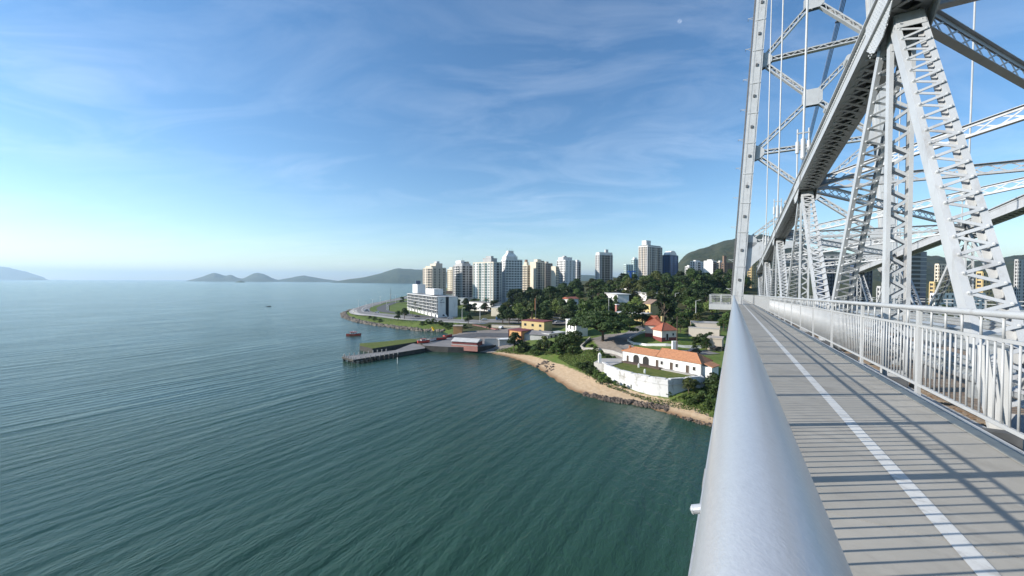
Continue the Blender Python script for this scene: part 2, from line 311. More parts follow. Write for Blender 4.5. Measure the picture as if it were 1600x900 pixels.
ctrl += [(-60, 430, 6), (-35, 460, 7), (0, 470, 8), (40, 480, 10), (80, 480, 18), (110, 470, 25), (150, 460, 30), (185, 460, 32), (240, 470, 32), (120, 380, 24), (170, 360, 24), (200, 330, 20), (150, 300, 16),
         (300, 300, 10), (420, 330, 9), (560, 420, 10), (200, 220, 9), (300, 200, 7), (120, 140, 8), (100, 170, 10), (160, 110, 5), (200, 700, 40), (60, 700, 15), (-20, 800, 6), (-60, 620, 4), (400, 800, 45), (700, 900, 40), (900, 400, 8), (900, 100, 6), (400, 100, 6), (500, 1500, 40), (1500, 1500, 40), (2400, 600, 10)]
CT = np.array(ctrl)
def interp(x, y):
    d2 = (x[:, None] - CT[None, :, 0]) ** 2 + (y[:, None] - CT[None, :, 1]) ** 2 + 4.0
    w = d2 ** -1.75; return (w * CT[None, :, 2]).sum(1) / w.sum(1)
def sdf(x, y):
    n = len(SH); best = np.full(x.shape, 1e18); inside = np.zeros(x.shape, bool)
    for i in range(n):
        ax, ay = SH[i]; bx, by = SH[(i + 1) % n]; ex, ey = bx - ax, by - ay
        t = np.clip(((x - ax) * ex + (y - ay) * ey) / (ex * ex + ey * ey), 0, 1)
        best = np.minimum(best, (x - ax - t * ex) ** 2 + (y - ay - t * ey) ** 2)
        c = ((ay > y) != (by > y)) & (x < (bx - ax) * (y - ay) / ((by - ay) if by != ay else 1e-9) + ax); inside ^= c
    d = np.sqrt(best); return np.where(inside, d, -d)
def inpoly(x, y, poly):
    inside = np.zeros(x.shape, bool); n = len(poly)
    for i in range(n):
        ax, ay = poly[i]; bx, by = poly[(i + 1) % n]
        inside ^= ((ay > y) != (by > y)) & (x < (bx - ax) * (y - ay) / ((by - ay) if by != ay else 1e-9) + ax)
    return inside
def terrain_h(x, y):
    x = np.asarray(x, float).ravel(); y = np.asarray(y, float).ravel()
    d = sdf(x, y); base = interp(x, y)
    prof = np.where(d > 0, 0.05 + 0.13 * d + 0.011 * d * d, -0.25 + 0.25 * d)
    return np.where(d > 0, np.minimum(base, prof), np.maximum(prof, -3.0))
def H(x, y): return float(terrain_h([x], [y])[0])
gy = np.concatenate([np.arange(-60, 60, 12), np.arange(60, 260, 2.2), np.arange(260, 700, 6), np.arange(700, 2500, 50)])
gx = np.concatenate([np.arange(-200, -110, 10), np.arange(-110, 110, 2.2), np.arange(110, 500, 10), np.arange(500, 2500, 80)])
XX, YY = np.meshgrid(gx, gy); fx, fy = XX.ravel(), YY.ravel()
fx = fx + rng.normal(0, .25, fx.shape); fy = fy + rng.normal(0, .25, fy.shape)
dd = sdf(fx, fy); fz = terrain_h(fx, fy); fz = np.where(dd > 6, fz + rng.normal(0, 0.05, fz.shape), fz)
nyg, nxg = XX.shape
idx = np.arange(nyg * nxg).reshape(nyg, nxg)
keep = dd > -14
faces = [(idx[j, i], idx[j, i + 1], idx[j + 1, i + 1], idx[j + 1, i]) for j in range(nyg - 1) for i in range(nxg - 1) if keep[idx[j, i]] or keep[idx[j + 1, i + 1]] or keep[idx[j, i + 1]] or keep[idx[j + 1, i]]]
me = bpy.data.meshes.new('ground'); me.from_pydata(list(zip(fx.tolist(), fy.tolist(), fz.tolist())), [], [tuple(int(k) for k in f) for f in faces])
me.polygons.foreach_set('use_smooth', [True] * len(faces))
sand_poly = [UV2(px, py, 0) for px, py in [(718, 552), (760, 554), (790, 560), (815, 568), (838, 578), (855, 590), (872, 602), (895, 616), (950, 632), (1020, 644), (1085, 666), (1125, 676)]] + \
            [UV2(px, py, 1.6) for px, py in [(1130, 654), (1118, 649), (1080, 634), (1040, 623), (985, 611), (940, 599), (915, 588), (880, 572), (855, 563), (830, 555), (790, 547), (735, 545)]]
bare_poly = [UV2(px, py, z) for px, py, z in [(945, 520, 9), (990, 515, 11), (985, 535, 9), (1000, 548, 9), (1100, 552, 8.6), (1118, 548, 9), (1110, 556, 8.6), (975, 552, 8.6), (940, 545, 8), (920, 530, 7.5)]]
pave_poly = [UV2(px, py, z) for px, py, z in [(672, 541, 2.4), (735, 547, 2), (800, 541, 2.6), (835, 530, 3.4), (830, 512, 3.6), (760, 516, 3), (690, 522, 2.6), (668, 528, 2.4)]]
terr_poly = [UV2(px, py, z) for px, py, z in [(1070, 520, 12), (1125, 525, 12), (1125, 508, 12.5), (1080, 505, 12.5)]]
zone = np.zeros((len(fx), 4), np.float32); zone[:, 3] = 1
def softpoly(poly, w):
    global SH
    keep_ = SH; SH = np.array(poly); d = sdf(fx, fy); SH = keep_; return np.clip(.5 + d / w, 0, 1)
zone[:, 0] = softpoly(sand_poly, 4.0)
zone[:, 1] = np.maximum(softpoly(pave_poly, 4.0), 0.8 * softpoly(bare_poly, 5.0))
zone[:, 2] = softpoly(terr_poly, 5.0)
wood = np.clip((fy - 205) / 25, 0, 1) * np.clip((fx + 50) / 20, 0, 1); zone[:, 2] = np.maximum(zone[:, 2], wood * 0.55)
at = me.attributes.new('zone', 'FLOAT_COLOR', 'POINT'); at.data.foreach_set('color', zone.ravel())
def ground_material():
    m = bpy.data.materials.new('ground_cover'); m.use_nodes = True; nt = m.node_tree; b = nt.nodes['Principled BSDF']; L = nt.links.new
    b.inputs['Roughness'].default_value = 0.95; b.inputs['Specular IOR Level'].default_value = 0.15
    a = nt.nodes.new('ShaderNodeAttribute'); a.attribute_name = 'zone'; sp = nt.nodes.new('ShaderNodeSeparateColor'); L(a.outputs['Color'], sp.inputs[0])
    g = nt.nodes.new('ShaderNodeNewGeometry')
    def noise(sc, det, ro=.6):
        n = nt.nodes.new('ShaderNodeTexNoise'); n.inputs['Scale'].default_value = sc; n.inputs['Detail'].default_value = det; n.inputs['Roughness'].default_value = ro; L(g.outputs['Position'], n.inputs['Vector']); return n.outputs[0]
    def mix(f, c1, c2):
        n = nt.nodes.new('ShaderNodeMix'); n.data_type = 'RGBA'; L(f, n.inputs[0])
        for i, c in ((6, c1), (7, c2)):
            if isinstance(c, tuple): n.inputs[i].default_value = (*c, 1)
            else: L(c, n.inputs[i])
        return n.outputs[2]
    def rng_(v, lo, hi):
        n = nt.nodes.new('ShaderNodeMapRange'); n.inputs[1].default_value = lo; n.inputs[2].default_value = hi; L(v, n.inputs[0]); return n.outputs[0]
    def addn(v, n, k):
        q = nt.nodes.new('ShaderNodeMath'); q.operation = 'MULTIPLY_ADD'; L(n, q.inputs[0]); q.inputs[1].default_value = k; L(v, q.inputs[2]); return q.outputs[0]
    n1 = noise(0.12, 6); n2 = noise(0.9, 5); n3 = noise(5, 4)
    grass = mix(rng_(n1, .35, .65), (0.070, 0.125, 0.024), (0.13, 0.175, 0.04)); grass = mix(rng_(n2, .45, .8), grass, (0.16, 0.15, 0.06))
    sand = mix(rng_(n2, .3, .7), (0.44, 0.31, 0.19), (0.54, 0.41, 0.27)); sand = mix(rng_(n3, .62, .72), sand, (0.16, 0.11, 0.07))
    pz = nt.nodes.new('ShaderNodeSeparateXYZ'); L(g.outputs['Position'], pz.inputs[0])
    wet = nt.nodes.new('ShaderNodeMapRange'); wet.inputs[1].default_value = 0.55; wet.inputs[2].default_value = 0.12; L(pz.outputs[2], wet.inputs[0])
    sand = mix(wet.outputs[0], sand, (0.22, 0.135, 0.075))
    pave = mix(rng_(n2, .3, .7), (0.19, 0.17, 0.155), (0.28, 0.25, 0.22))
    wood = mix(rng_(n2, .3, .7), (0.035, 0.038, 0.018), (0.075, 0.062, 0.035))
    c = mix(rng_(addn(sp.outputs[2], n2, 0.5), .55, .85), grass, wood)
    c = mix(rng_(addn(sp.outputs[1], n2, 0.4), .6, .8), c, pave)
    c = mix(rng_(addn(sp.outputs[0], n2, 0.6), .66, .86), c, sand)
    L(c, b.inputs['Base Color'])
    bp = nt.nodes.new('ShaderNodeBump'); bp.inputs['Strength'].default_value = 0.6; bp.inputs['Distance'].default_value = 0.35; L(n2, bp.inputs['Height']); L(bp.outputs[0], b.inputs['Normal'])
    return m
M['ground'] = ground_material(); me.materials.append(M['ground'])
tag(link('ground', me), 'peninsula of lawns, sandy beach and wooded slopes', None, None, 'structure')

# ------------------------------------------------------------------ far hills and islands
M['hill'] = mat('wooded_hill', (0.035, 0.055, 0.022), 0.95, 0, 0, 0.012, 1.0, 0.02, color2=(0.07, 0.085, 0.035), bdist=14, detail=9)
M['hill_near'] = mat('wooded_hillside', (0.022, 0.036, 0.016), 0.95, 0, 0, 0.03, 1.0, 0.05, color2=(0.05, 0.055, 0.028), bdist=8, detail=9)
from mathutils import noise as mnoise
def hill(name, label, dist, prof, depth, seed, m='hill', base=-3.0, rough=0.10):
    # prof: list of (px, height above sea in metres) of the skyline
    mb = MB(); n = 170; k = 26; sg = 0.5; pxs = np.linspace(prof[0][0], prof[-1][0], n); hs = np.interp(pxs, [p[0] for p in prof], [p[1] for p in prof])
    ker = np.array([1, 2, 3, 2, 1]) / 9; hs[2:-2] = np.convolve(hs, ker, 'valid')
    for j in range(k):
        t = j / (k - 1) * 2 - 1; yy = dist + t * depth; fall = max(0.0, 1 - t * t) ** 0.8
        for i in range(n):
            x = (pxs[i] - 800) / FPX * yy
            nn = mnoise.fractal(Vector((x / depth * 2.2 + seed, t * 2.2, seed)), 0.9, 2.1, 5)
            edge = min(1, i / 4, (n - 1 - i) / 4)
            z = base + (hs[i] - base) * fall * (1 + rough * 2.0 * nn * (1 - fall * 0.8)) * edge + (hs[i] - base) * 0.06 * nn * edge
            mb.v.append((x, yy, z))
    for j in range(k - 1):
        for i in range(n - 1): mb.f.append((j * n + i, j * n + i + 1, (j + 1) * n + i + 1, (j + 1) * n + i)); mb.m.append(0)
    return tag(mb.build(name, M[m], None, True), label, None, None, 'structure')
hill('island_hills', 'chain of three low blue hills on the horizon', 9000, [(288, 0), (300, 40), (318, 110), (336, 210), (345, 165), (352, 125), (361, 150), (370, 85), (378, 66), (384, 95), (392, 160), (401, 210), (412, 170), (425, 85), (435, 38), (445, 70), (462, 115), (476, 140), (490, 110), (508, 60), (530, 20), (545, 0)], 700, 3.1)
hill('headland_hill', 'larger blue wooded hill on the horizon left of the apartment towers', 6500, [(512, 0), (540, 45), (565, 85), (585, 130), (605, 190), (622, 245), (632, 232), (650, 228), (668, 235), (690, 200), (730, 150), (800, 130), (900, 150), (960, 120), (1000, 0)], 900, 7.7)
hill('distant_mountain', 'very pale mountain ridge at the far left horizon', 13500, [(-420, 0), (-250, 430), (-120, 590), (-40, 560), (10, 470), (25, 360), (45, 250), (62, 140), (80, 0)], 1300, 1.3)
hill('distant_island', 'low pale island on the horizon under the mountain', 11000, [(28, 0), (38, 50), (50, 85), (62, 70), (74, 0)], 400, 2.9)
hill('rock_islet', 'small dark rocky islet in the open bay', 5200, [(366, 0), (370, 10), (376, 26), (380, 18), (384, 0)], 30, 5.0)
hill('city_hill', 'wooded green hill rising behind the white apartment blocks', 1500, [(1040, 45), (1056, 90), (1070, 135), (1092, 150), (1110, 158), (1125, 172), (1140, 185), (1160, 205), (1190, 210), (1230, 190), (1290, 150), (1340, 130), (1400, 120), (1440, 138), (1465, 128), (1500, 112), (1540, 110), (1580, 135), (1640, 140), (1720, 90), (1800, 40)], 420, 4.4, 'hill_near', 30, 0.2)

# ------------------------------------------------------------------ haze
mh = bpy.data.materials.new('haze_air'); mh.use_nodes = True; nt = mh.node_tree
for n in list(nt.nodes):
    if n.type == 'BSDF_PRINCIPLED': nt.nodes.remove(n)
pv = nt.nodes.new('ShaderNodeVolumePrincipled'); pv.inputs['Density'].default_value = 6.5e-5; pv.inputs['Color'].default_value = (0.56, 0.79, 1.0, 1); pv.inputs['Anisotropy'].default_value = 0.3
nt.links.new(pv.outputs[0], nt.nodes['Material Output'].inputs['Volume'])
mb = MB().box(-HALF - 60, HALF + 60, -2100, HALF + 60, -5.0, 640)
tag(mb.build('haze', mh), 'pale blue sea haze over the bay', None, None, 'stuff')
# ================================================================== the bridge
BRZ = R(-30.0)                        # the bridge runs 30 degrees right of the view axis
def zd(s): return -1.36 - 0.026 * s   # walkway surface below the eye, falling towards the tower
def bridge_thing(name, label, cat, group=None): return thing(name, label, cat, (0, 0, EYE), BRZ, group)
XT, XF = 2.92, 12.75                   # near and far truss planes
PAN = 12.15; S1 = 10.9                # panel length and first top node
def ztop(s): return 6.68 - 0.0885 * s # axis of the top chord
def zbot(s): return zd(s) - 0.75
TOWER_S = 58.0
XH = Vector((1, 0, 0))

def barmesh(L, w, t, m):              # a lacing bar with rounded-off ends, along local Y, thickness along Z
    mb = MB(); h = L / 2; c = w * 0.3
    poly = [(-w / 2 + c, -h - w * .4), (w / 2 - c, -h - w * .4), (w / 2, -h), (w / 2, h), (w / 2 - c, h + w * .4), (-w / 2 + c, h + w * .4), (-w / 2, h), (-w / 2, -h)]
    mb.prism(poly, -t / 2, t / 2)
    for e in (-1, 1): mb.dome((0, e * h, t / 2), (0, 0, 1), w * 0.5)
    return mb.mesh('lacing_bar', m)
def barmatrix(p0, p1, n):
    d = (p1 - p0).normalized(); n = (n - d * n.dot(d)).normalized(); x = d.cross(n); c = (p0 + p1) / 2
    return Matrix(((x.x, d.x, n.x, c.x), (x.y, d.y, n.y, c.y), (x.z, d.z, n.z, c.z), (0, 0, 0, 1)))

def laced_member(parent, name, p0, p1, w=0.44, dep=0.42, pitch=0.27, single=False, recess=0.0, cross=False, m='steel', strip=0.10, bw=0.058, label=None, plate0=0.5, plate1=0.5, both=True):
    """two channels with webs facing +-X, laced on the faces perpendicular to the truss plane"""
    p0, p1 = Vector(p0), Vector(p1); d = p1 - p0; L = d.length; d.normalize()
    n = XH.cross(d); n.normalize()
    if n.y > 0: n = -n                # n looks back towards the camera
    mb = MB()
    for e in (-1, 1):
        c = (p0 + p1) / 2 + XH * e * (w / 2 - 0.008)
        mb.frame(c, d * L / 2, n * dep / 2, XH * 0.008)
        for q in (-1, 1):
            mb.frame((p0 + p1) / 2 + XH * e * (w / 2 - 0.016 - strip / 2) + n * q * (dep / 2 - 0.007), d * L / 2, XH * strip / 2, n * 0.007)
    for q in (-1, 1):                 # batten plates at both ends
        for t, pl in ((plate0, plate0), (L - plate1, plate1)):
            if pl > 0:
                a = p0 + d * (0.02 if t == plate0 else L - pl); mb.frame(a + d * pl / 2 + n * q * (dep / 2 + 0.007), d * pl / 2, XH * (w / 2 - 0.02), n * 0.006)
                if q == 1:
                    for e in (-1, 1):
                        for k in range(int(pl / 0.085)): mb.dome(a + d * (0.05 + k * 0.085) + n * (dep / 2 + 0.013) + XH * e * (w / 2 - 0.075), n, 0.019)
    o = mb.build(name, M[m], parent)
    if label: o['label'] = label
    i0 = plate0 + 0.06; n_ = max(1, int((L - plate0 - plate1 - 0.12) / pitch)); st = (L - plate0 - plate1 - 0.12) / n_
    half = w / 2 - 0.016 - strip * 0.5
    bm = barmesh(math.hypot(st, 2 * half), bw, 0.012, M[m]) if single else None
    lac = MB(); far = MB()
    for k in range(n_):
        for sgn in ((1, -1) if cross else ((1,) if k % 2 == 0 else (-1,))):
            a = p0 + d * (i0 + k * st) - XH * half * sgn; b = p0 + d * (i0 + (k + 1) * st) + XH * half * sgn
            off = n * (dep / 2 + 0.008 - recess) + n * (0.013 if sgn < 0 else 0)
            if single: link('lacing_bar', bm, o, barmatrix(a + off, b + off, n))
            else: lac.bar(a + off, b + off, bw, 0.012, n, 0, bw * .4)
            if both: far.bar(a - n * (dep / 2 + 0.008), b - n * (dep / 2 + 0.008), bw, 0.012, n, 0, bw * .4)
    if lac.v: tag(lac.build('lacing', M[m], o), kind='stuff')
    if far.v: tag(far.build('back_lacing', M[m], o), kind='stuff')
    return o

def lattice_beam(parent, name, p0, p1, dep=0.5, fw=0.30, pitch=0.5, bw=0.06, m='steel', gus=0.5):
    """horizontal brace: two wide flanges joined by crossed lacing in a vertical plane"""
    p0, p1 = Vector(p0), Vector(p1); d = p1 - p0; L = d.length; d.normalize(); sd = d.cross(Vector((0, 0, 1))).normalized(); up = sd.cross(d)
    mb = MB(); c = (p0 + p1) / 2
    for e in (-1, 1):
        mb.frame(c + up * e * dep / 2, d * L / 2, sd * fw / 2, up * 0.008)
        for q in (-1, 1): mb.frame(c + up * e * (dep / 2 - 0.055) + sd * q * 0.016, d * L / 2, sd * 0.006, up * 0.045)
    for a in (p0 + d * gus / 2, p1 - d * gus / 2): mb.frame(a, d * gus / 2, sd * 0.009, up * (dep / 2 - 0.012))
    o = mb.build(name, M[m], parent)
    lac = MB(); n_ = max(1, round((L - 2 * gus) / pitch)); st = (L - 2 * gus) / n_; hh = dep / 2 - 0.05
    for k in range(n_):
        for q in (-1, 1):
            lac.bar(p0 + d * (gus + k * st) - up * hh * q + sd * 0.006 * q, p0 + d * (gus + (k + 1) * st) + up * hh * q + sd * 0.006 * q, bw, 0.011, sd, 0, 0.03)
    tag(lac.build('lacing', M[m], o), kind='stuff'); return o

def truss(parent, X, n0, n1, near):
    nodes = [S1 + PAN * k for k in range(n0, n1 + 1)]
    # top chord, one part per panel
    for k in range(len(nodes) - 1):
        s0, s1 = nodes[k], nodes[k + 1]; a, b = Vector((X, s0, ztop(s0))), Vector((X, s1, ztop(s1))); d = (b - a); L = d.length; d.normalize(); up = XH.cross(d)
        mb = MB(); c = (a + b) / 2; hw, hd = 0.30, 0.31; cl = Vector((d * (L / 2 - 0.004)))
        mb.frame(c + up * (hd + 0.012), cl, XH * (hw + 0.10), up * 0.011)
        for e in (-1, 1):
            mb.frame(c + XH * e * hw, cl, XH * 0.011, up * hd)
            for q in (-1, 1):
                mb.frame(c + XH * e * (hw + 0.058) + up * q * (hd - 0.012), cl, XH * 0.046, up * 0.010)
                mb.frame(c + XH * e * (hw + 0.019) + up * q * (hd - 0.075), cl, XH * 0.007, up * 0.052)
            mb.frame(c + XH * e * (hw - 0.065) - up * (hd - 0.008), cl, XH * 0.052, up * 0.008)
        if near and s0 < 36:
            st = 0.13 if s0 < 22 else 0.26
            for i in range(int(L / st)):
                p = a + d * (0.07 + i * st)
                for q in (-1, 1): mb.dome(p - XH * (hw + 0.026) + up * q * (hd - 0.075), -XH, 0.020)
        o = mb.build('top_chord', M['steel'], parent)
        lac = MB(); n_ = int(L / 0.42); st = L / n_
        for i in range(n_):
            for sg in (-1, 1):
                lac.bar(a + d * (i * st) - up * (hd + 0.006 + 0.012 * (sg > 0)) - XH * 0.24 * sg, a + d * ((i + 1) * st) - up * (hd + 0.006 + 0.012 * (sg > 0)) + XH * 0.24 * sg, 0.085, 0.010, up, 0, 0.03)
        tag(lac.build('lacing', M['steel'], o), kind='stuff')
        if near and k >= 1:
            for f in ((0.2, 0.42, 0.7) if s0 < 20 else (0.35, 0.8)):    # short round fittings on the outer face of the chord
                p = a + d * L * f - XH * 0.36 + up * 0.40; fb = MB(); fb.tube(p - d * 0.16, p + d * 0.16, 0.085, None, 12); fb.tube(p + d * .16, p + d * .2, 0.06, None, 10); fb.bar(p + d * 0.05, p + d * 0.05 - up * 0.12, 0.05, 0.02, XH)
                fb.build('light_fitting', M['steel_rail'], o)
    for k, s in enumerate(nodes):
        last = k == len(nodes) - 1
        N = Vector((X, s, ztop(s))); sing = near and -2 < s < 26
        # gusset plates on both outer faces with rivets
        for e in (-1, 1):
            g = MB(); w = 0.95; pts = [(-w, .26), (w, .26), (w * .95, -.30), (w * .6, -.55), (.28, -.72), (-.28, -.72), (-w * .6, -.55), (-w * .95, -.30)]
            sl = -0.0885
            ring = [Vector((X + e * 0.345, s + p[0], ztop(s) + p[1] + sl * p[0])) for p in pts]
            vs_ = [tuple(p + XH * q * 0.010) for q in (-1, 1) for p in ring]; m_ = len(pts)
            g.add(vs_, [tuple(range(m_)), tuple(range(2 * m_ - 1, m_ - 1, -1))] + [(i, m_ + i, m_ + (i + 1) % m_, (i + 1) % m_) for i in range(m_)])
            if near and e < 0 and s < 40:
                for yy in np.arange(-.85, .86, .1):
                    for zz in np.arange(-.66, .2, .1):
                        lim = .9 if zz > -.34 else (.9 - (-.34 - zz) * .85)
                        if abs(yy) < lim - .06 and not (abs(yy) < 0.1 and zz < -.5): g.dome((X - 0.355, s + yy, ztop(s) + zz + sl * yy), (-1, 0, 0), 0.020)
            g.build('gusset_plate', M['steel'], parent)
        zb = zbot(s)
        laced_member(parent, 'post', N + Vector((0, 0, -0.34)), (X, s, zb + .1), 0.39, 0.20, 0.23 if near else .4, sing, 0.06, False, strip=0.05, bw=0.055, plate0=.6, both=near)
        for sgn in (-1, 1):
            if (sgn < 0 and k == 0) or (last and sgn > 0): continue
            sb = s + sgn * PAN / 2
            if near and abs(sb - (S1 - PAN / 2)) < .1: sb = 6.5
            B = Vector((X, sb, zbot(sb))); v = (B - N).normalized()
            laced_member(parent, 'diagonal', N + v * 0.45, B - v * 0.3, 0.46, 0.22, 0.15 if near else .3, sing and not (sgn > 0 and s > 20), 0.0, False, strip=0.07, bw=0.05, plate0=0.42, both=near and not sing)
    # bottom chord
    for k in range(len(nodes) - 1):
        for s0 in (nodes[k] - PAN / 2, nodes[k]):
            s1 = s0 + PAN / 2; mb = MB()
            for e in (-1, 1):
                mb.bar((X + e * 0.25, s0, zbot(s0)), (X + e * 0.25, s1 - .01, zbot(s1)), 0.02, 0.50, (0, 0, 1))
                mb.bar((X + e * 0.18, s0, zbot(s0) + .24), (X + e * 0.18, s1 - .01, zbot(s1) + .24), 0.12, 0.02, (0, 0, 1))
            mb.build('bottom_chord', M['steel'], parent)

tn = bridge_thing('stiffening_truss', 'near riveted grey steel truss with laced diagonals beside the walkway railing', 'truss')
truss(tn, XT, -1, 4, True)
tf = bridge_thing('stiffening_truss', 'far riveted grey steel truss on the other side of the roadway', 'truss')
truss(tf, XF, -1, 4, False)
# top lateral bracing: one frame spanning both trusses
lb = bridge_thing('lateral_bracing', 'overhead lattice cross braces between the two trusses', 'bracing')
nodes = [S1 + PAN * k for k in range(-1, 5)]
for k, s in enumerate(nodes):
    z = ztop(s) - 0.02
    if k > 0: lattice_beam(lb, 'cross_strut', (XT + .36, s, z), (XF - .36, s, z), 0.44, 0.22, 0.62, .045)
    if k < len(nodes) - 1:
        s1 = nodes[k + 1]; z1 = ztop(s1) - .02; u = Vector((XF - XT, s1 - s, z1 - z)).normalized() * .55
        lattice_beam(lb, 'cross_brace', Vector((XT, s, z + .03)) + u, Vector((XF, s1, z1 + .03)) - u, 0.44, 0.18, 0.62, 0.045)
        v = Vector((XF - XT, s - s1, z - z1)).normalized() * .55
        lattice_beam(lb, 'cross_brace', Vector((XT, s1, z1 - .03)) + v, Vector((XF, s, z - .03)) - v, 0.42, 0.18, 0.62, 0.045)

# ------------------------------------------------------------------ tower
def lean_x(z): return 0.05 * z
tw = bridge_thing('bridge_tower', 'tall grey steel tower of two leaning legs with crossed lattice bracing', 'tower')
ZB = zd(TOWER_S)                       # deck level at the tower
XC = (XT + XF) / 2
XL0 = 0.40
def legx(z, side):                     # leg axis, leaning in as it rises
    off = XL0 + 0.058 * (z - ZB)
    return off if side < 0 else 2 * XC - off
ZTOP = 44.0
lv = [ZB - 24.0, ZB, 5.2, 16.4, 27.8, 39.2, ZTOP]
for side in (-1, 1):
    for a, b in zip(lv[:-1], lv[1:]):
        mb = MB(); p0 = Vector((legx(a, side), TOWER_S, a)); p1 = Vector((legx(b, side), TOWER_S, b)); d = (p1 - p0).normalized(); xs_ = d.cross(Vector((0, 1, 0))) * -1; xs_.normalize(); yv = Vector((0, 1, 0)); L = (p1 - p0).length
        hw, hd = 0.44, 0.72; c = (p0 + p1) / 2
        mb.frame(c - yv * hd, d * (L / 2 - .004), xs_ * hw, yv * 0.02); mb.frame(c + yv * hd, d * (L / 2 - .004), xs_ * hw, yv * 0.02)
        for e in (-1, 1):
            mb.frame(c + xs_ * e * hw, d * (L / 2 - .004), xs_ * 0.02, yv * (hd + 0.03)); mb.frame(c + xs_ * e * (hw + 0.09) - yv * (hd - .012), d * (L / 2 - .004), xs_ * 0.07, yv * 0.014); mb.frame(c + xs_ * e * (hw + 0.09) + yv * (hd - .012), d * (L / 2 - .004), xs_ * 0.07, yv * 0.014)
            mb.frame(c + xs_ * e * (hw - 0.08) - yv * (hd + .03), d * (L / 2 - .004), xs_ * 0.075, yv * 0.012)
        if a > ZB - 1:
            for i in range(int(L / 0.3)):
                for e in (-1, 1): mb.dome(p0 + d * (0.15 + i * 0.3) + xs_ * e * (hw - .06) - yv * (hd + .042), -yv, 0.028)
        o = mb.build('tower_leg', M['steel'], tw)
        if a > ZB - 1:                 # splice plates and small step brackets
            sp = MB()
            for t in np.arange(1.2, L, 3.7):
                sp.frame(p0 + d * t - yv * (hd + .05), d * 0.05, xs_ * (hw + .10), yv * 0.03)
            sp.build('splice_plate', M['dark_steel'] if False else M['steel'], o)
            if side < 0:
                for t in np.arange(2.0, L, 3.8):
                    st = MB(); q = p0 + d * t - xs_ * (hw + .16); st.bar(q - xs_ * 0.02, q - xs_ * 0.75 - d * .05, 0.05, 0.05, yv); st.bar(q - xs_ * 0.75, q - xs_ * 0.75 + yv * 0.6, 0.05, 0.05, d); st.bar(q - xs_ * .7 , q - d * .4, 0.04, 0.04, yv)
                    st.build('bracket', M['steel'], o)
                    bx_ = MB(); bx_.frame(p0 + d * (t + 1.2) - yv * (hd + .09), d * .16, xs_ * .12, yv * .06); bx_.build('lamp_box', M['dark_steel'], o)
cb = MB()
for off in (0.0, 0.10, 0.20):          # service cables clipped to the outer face of the near leg
    cb.tube((legx(ZB, -1) - 0.66 - off * .6, TOWER_S - 0.55 + off, ZB), (legx(ZTOP, -1) - 0.66 - off * .6, TOWER_S - 0.55 + off, ZTOP), 0.035, None, 6)
cb.build('service_cable', M['dark_steel'], tw)
def tbeam(p0, p1, dep=0.52, gus=0.0):
    p0, p1 = Vector(p0), Vector(p1); d = (p1 - p0); L = d.length; d.normalize(); yv = Vector((0, 1, 0)); up = yv.cross(d)
    mb = MB(); c = (p0 + p1) / 2
    for q in (-1, 1):
        mb.frame(c + up * q * dep / 2, d * L / 2, yv * 0.30, up * 0.012)
        for e in (-1, 1): mb.frame(c + up * q * (dep / 2 - .06) + yv * e * 0.28, d * L / 2, up * .05, yv * .008)
    o = mb.build('tower_brace', M['steel'], tw); lac = MB(); n_ = max(2, int(L / 0.6)); st = L / n_
    for i in range(n_):
        for e in (-1, 1):
            q = 1 if i % 2 else -1; lac.bar(p0 + d * i * st + up * q * (dep / 2 - .05) + yv * e * .28, p0 + d * (i + 1) * st - up * q * (dep / 2 - .05) + yv * e * .28, 0.07, 0.012, yv)
    tag(lac.build('lacing', M['steel'], o), kind='stuff')
def plate(poly, y, th, name, m='steel'):
    n_ = len(poly); mb = MB(); mb.add([(p[0], y + q * th / 2, p[1]) for q in (-1, 1) for p in poly], [tuple(range(n_)), tuple(range(2 * n_ - 1, n_ - 1, -1))] + [(i, n_ + i, n_ + (i + 1) % n_, (i + 1) % n_) for i in range(n_)])
    return mb.build(name, M[m], tw)
for a, b in zip(lv[2:-1], lv[3:]):
    xl0, xl1, xr0, xr1 = legx(a, -1) + .45, legx(b, -1) + .45, legx(a, 1) - .45, legx(b, 1) - .45
    zc_ = (a + b) / 2; tbeam((xl0, TOWER_S, a), (xr0, TOWER_S, a), 0.5)
    C0 = Vector((XC, TOWER_S, zc_))
    for p in ((xl0, a), (xr0, a), (xl1, b), (xr1, b)):
        P = Vector((p[0], TOWER_S, p[1])); v = (C0 - P).normalized(); tbeam(P + v * .9, C0 - v * .75, 0.50)
    for e in (-1, 1): plate([(XC - .95, zc_ - .55), (XC - .55, zc_ - .95), (XC + .55, zc_ - .95), (XC + .95, zc_ - .55), (XC + .95, zc_ + .55), (XC + .55, zc_ + .95), (XC - .55, zc_ + .95), (XC - .95, zc_ + .55)], TOWER_S + e * .31, .02, 'hub_plate')
    for side in (-1, 1):
        for e in (-1, 1):
            x0 = legx(a, side) - side * 0.45; k = -side
            plate([(x0, a - 1.0), (x0 + k * .7, a - .75), (x0 + k * 1.15, a - .3), (x0 + k * 1.15, a + .3), (x0 + k * .7, a + .75), (x0, a + 1.0)][::(1 if k > 0 else -1)], TOWER_S + e * .33, .02, 'gusset_plate')
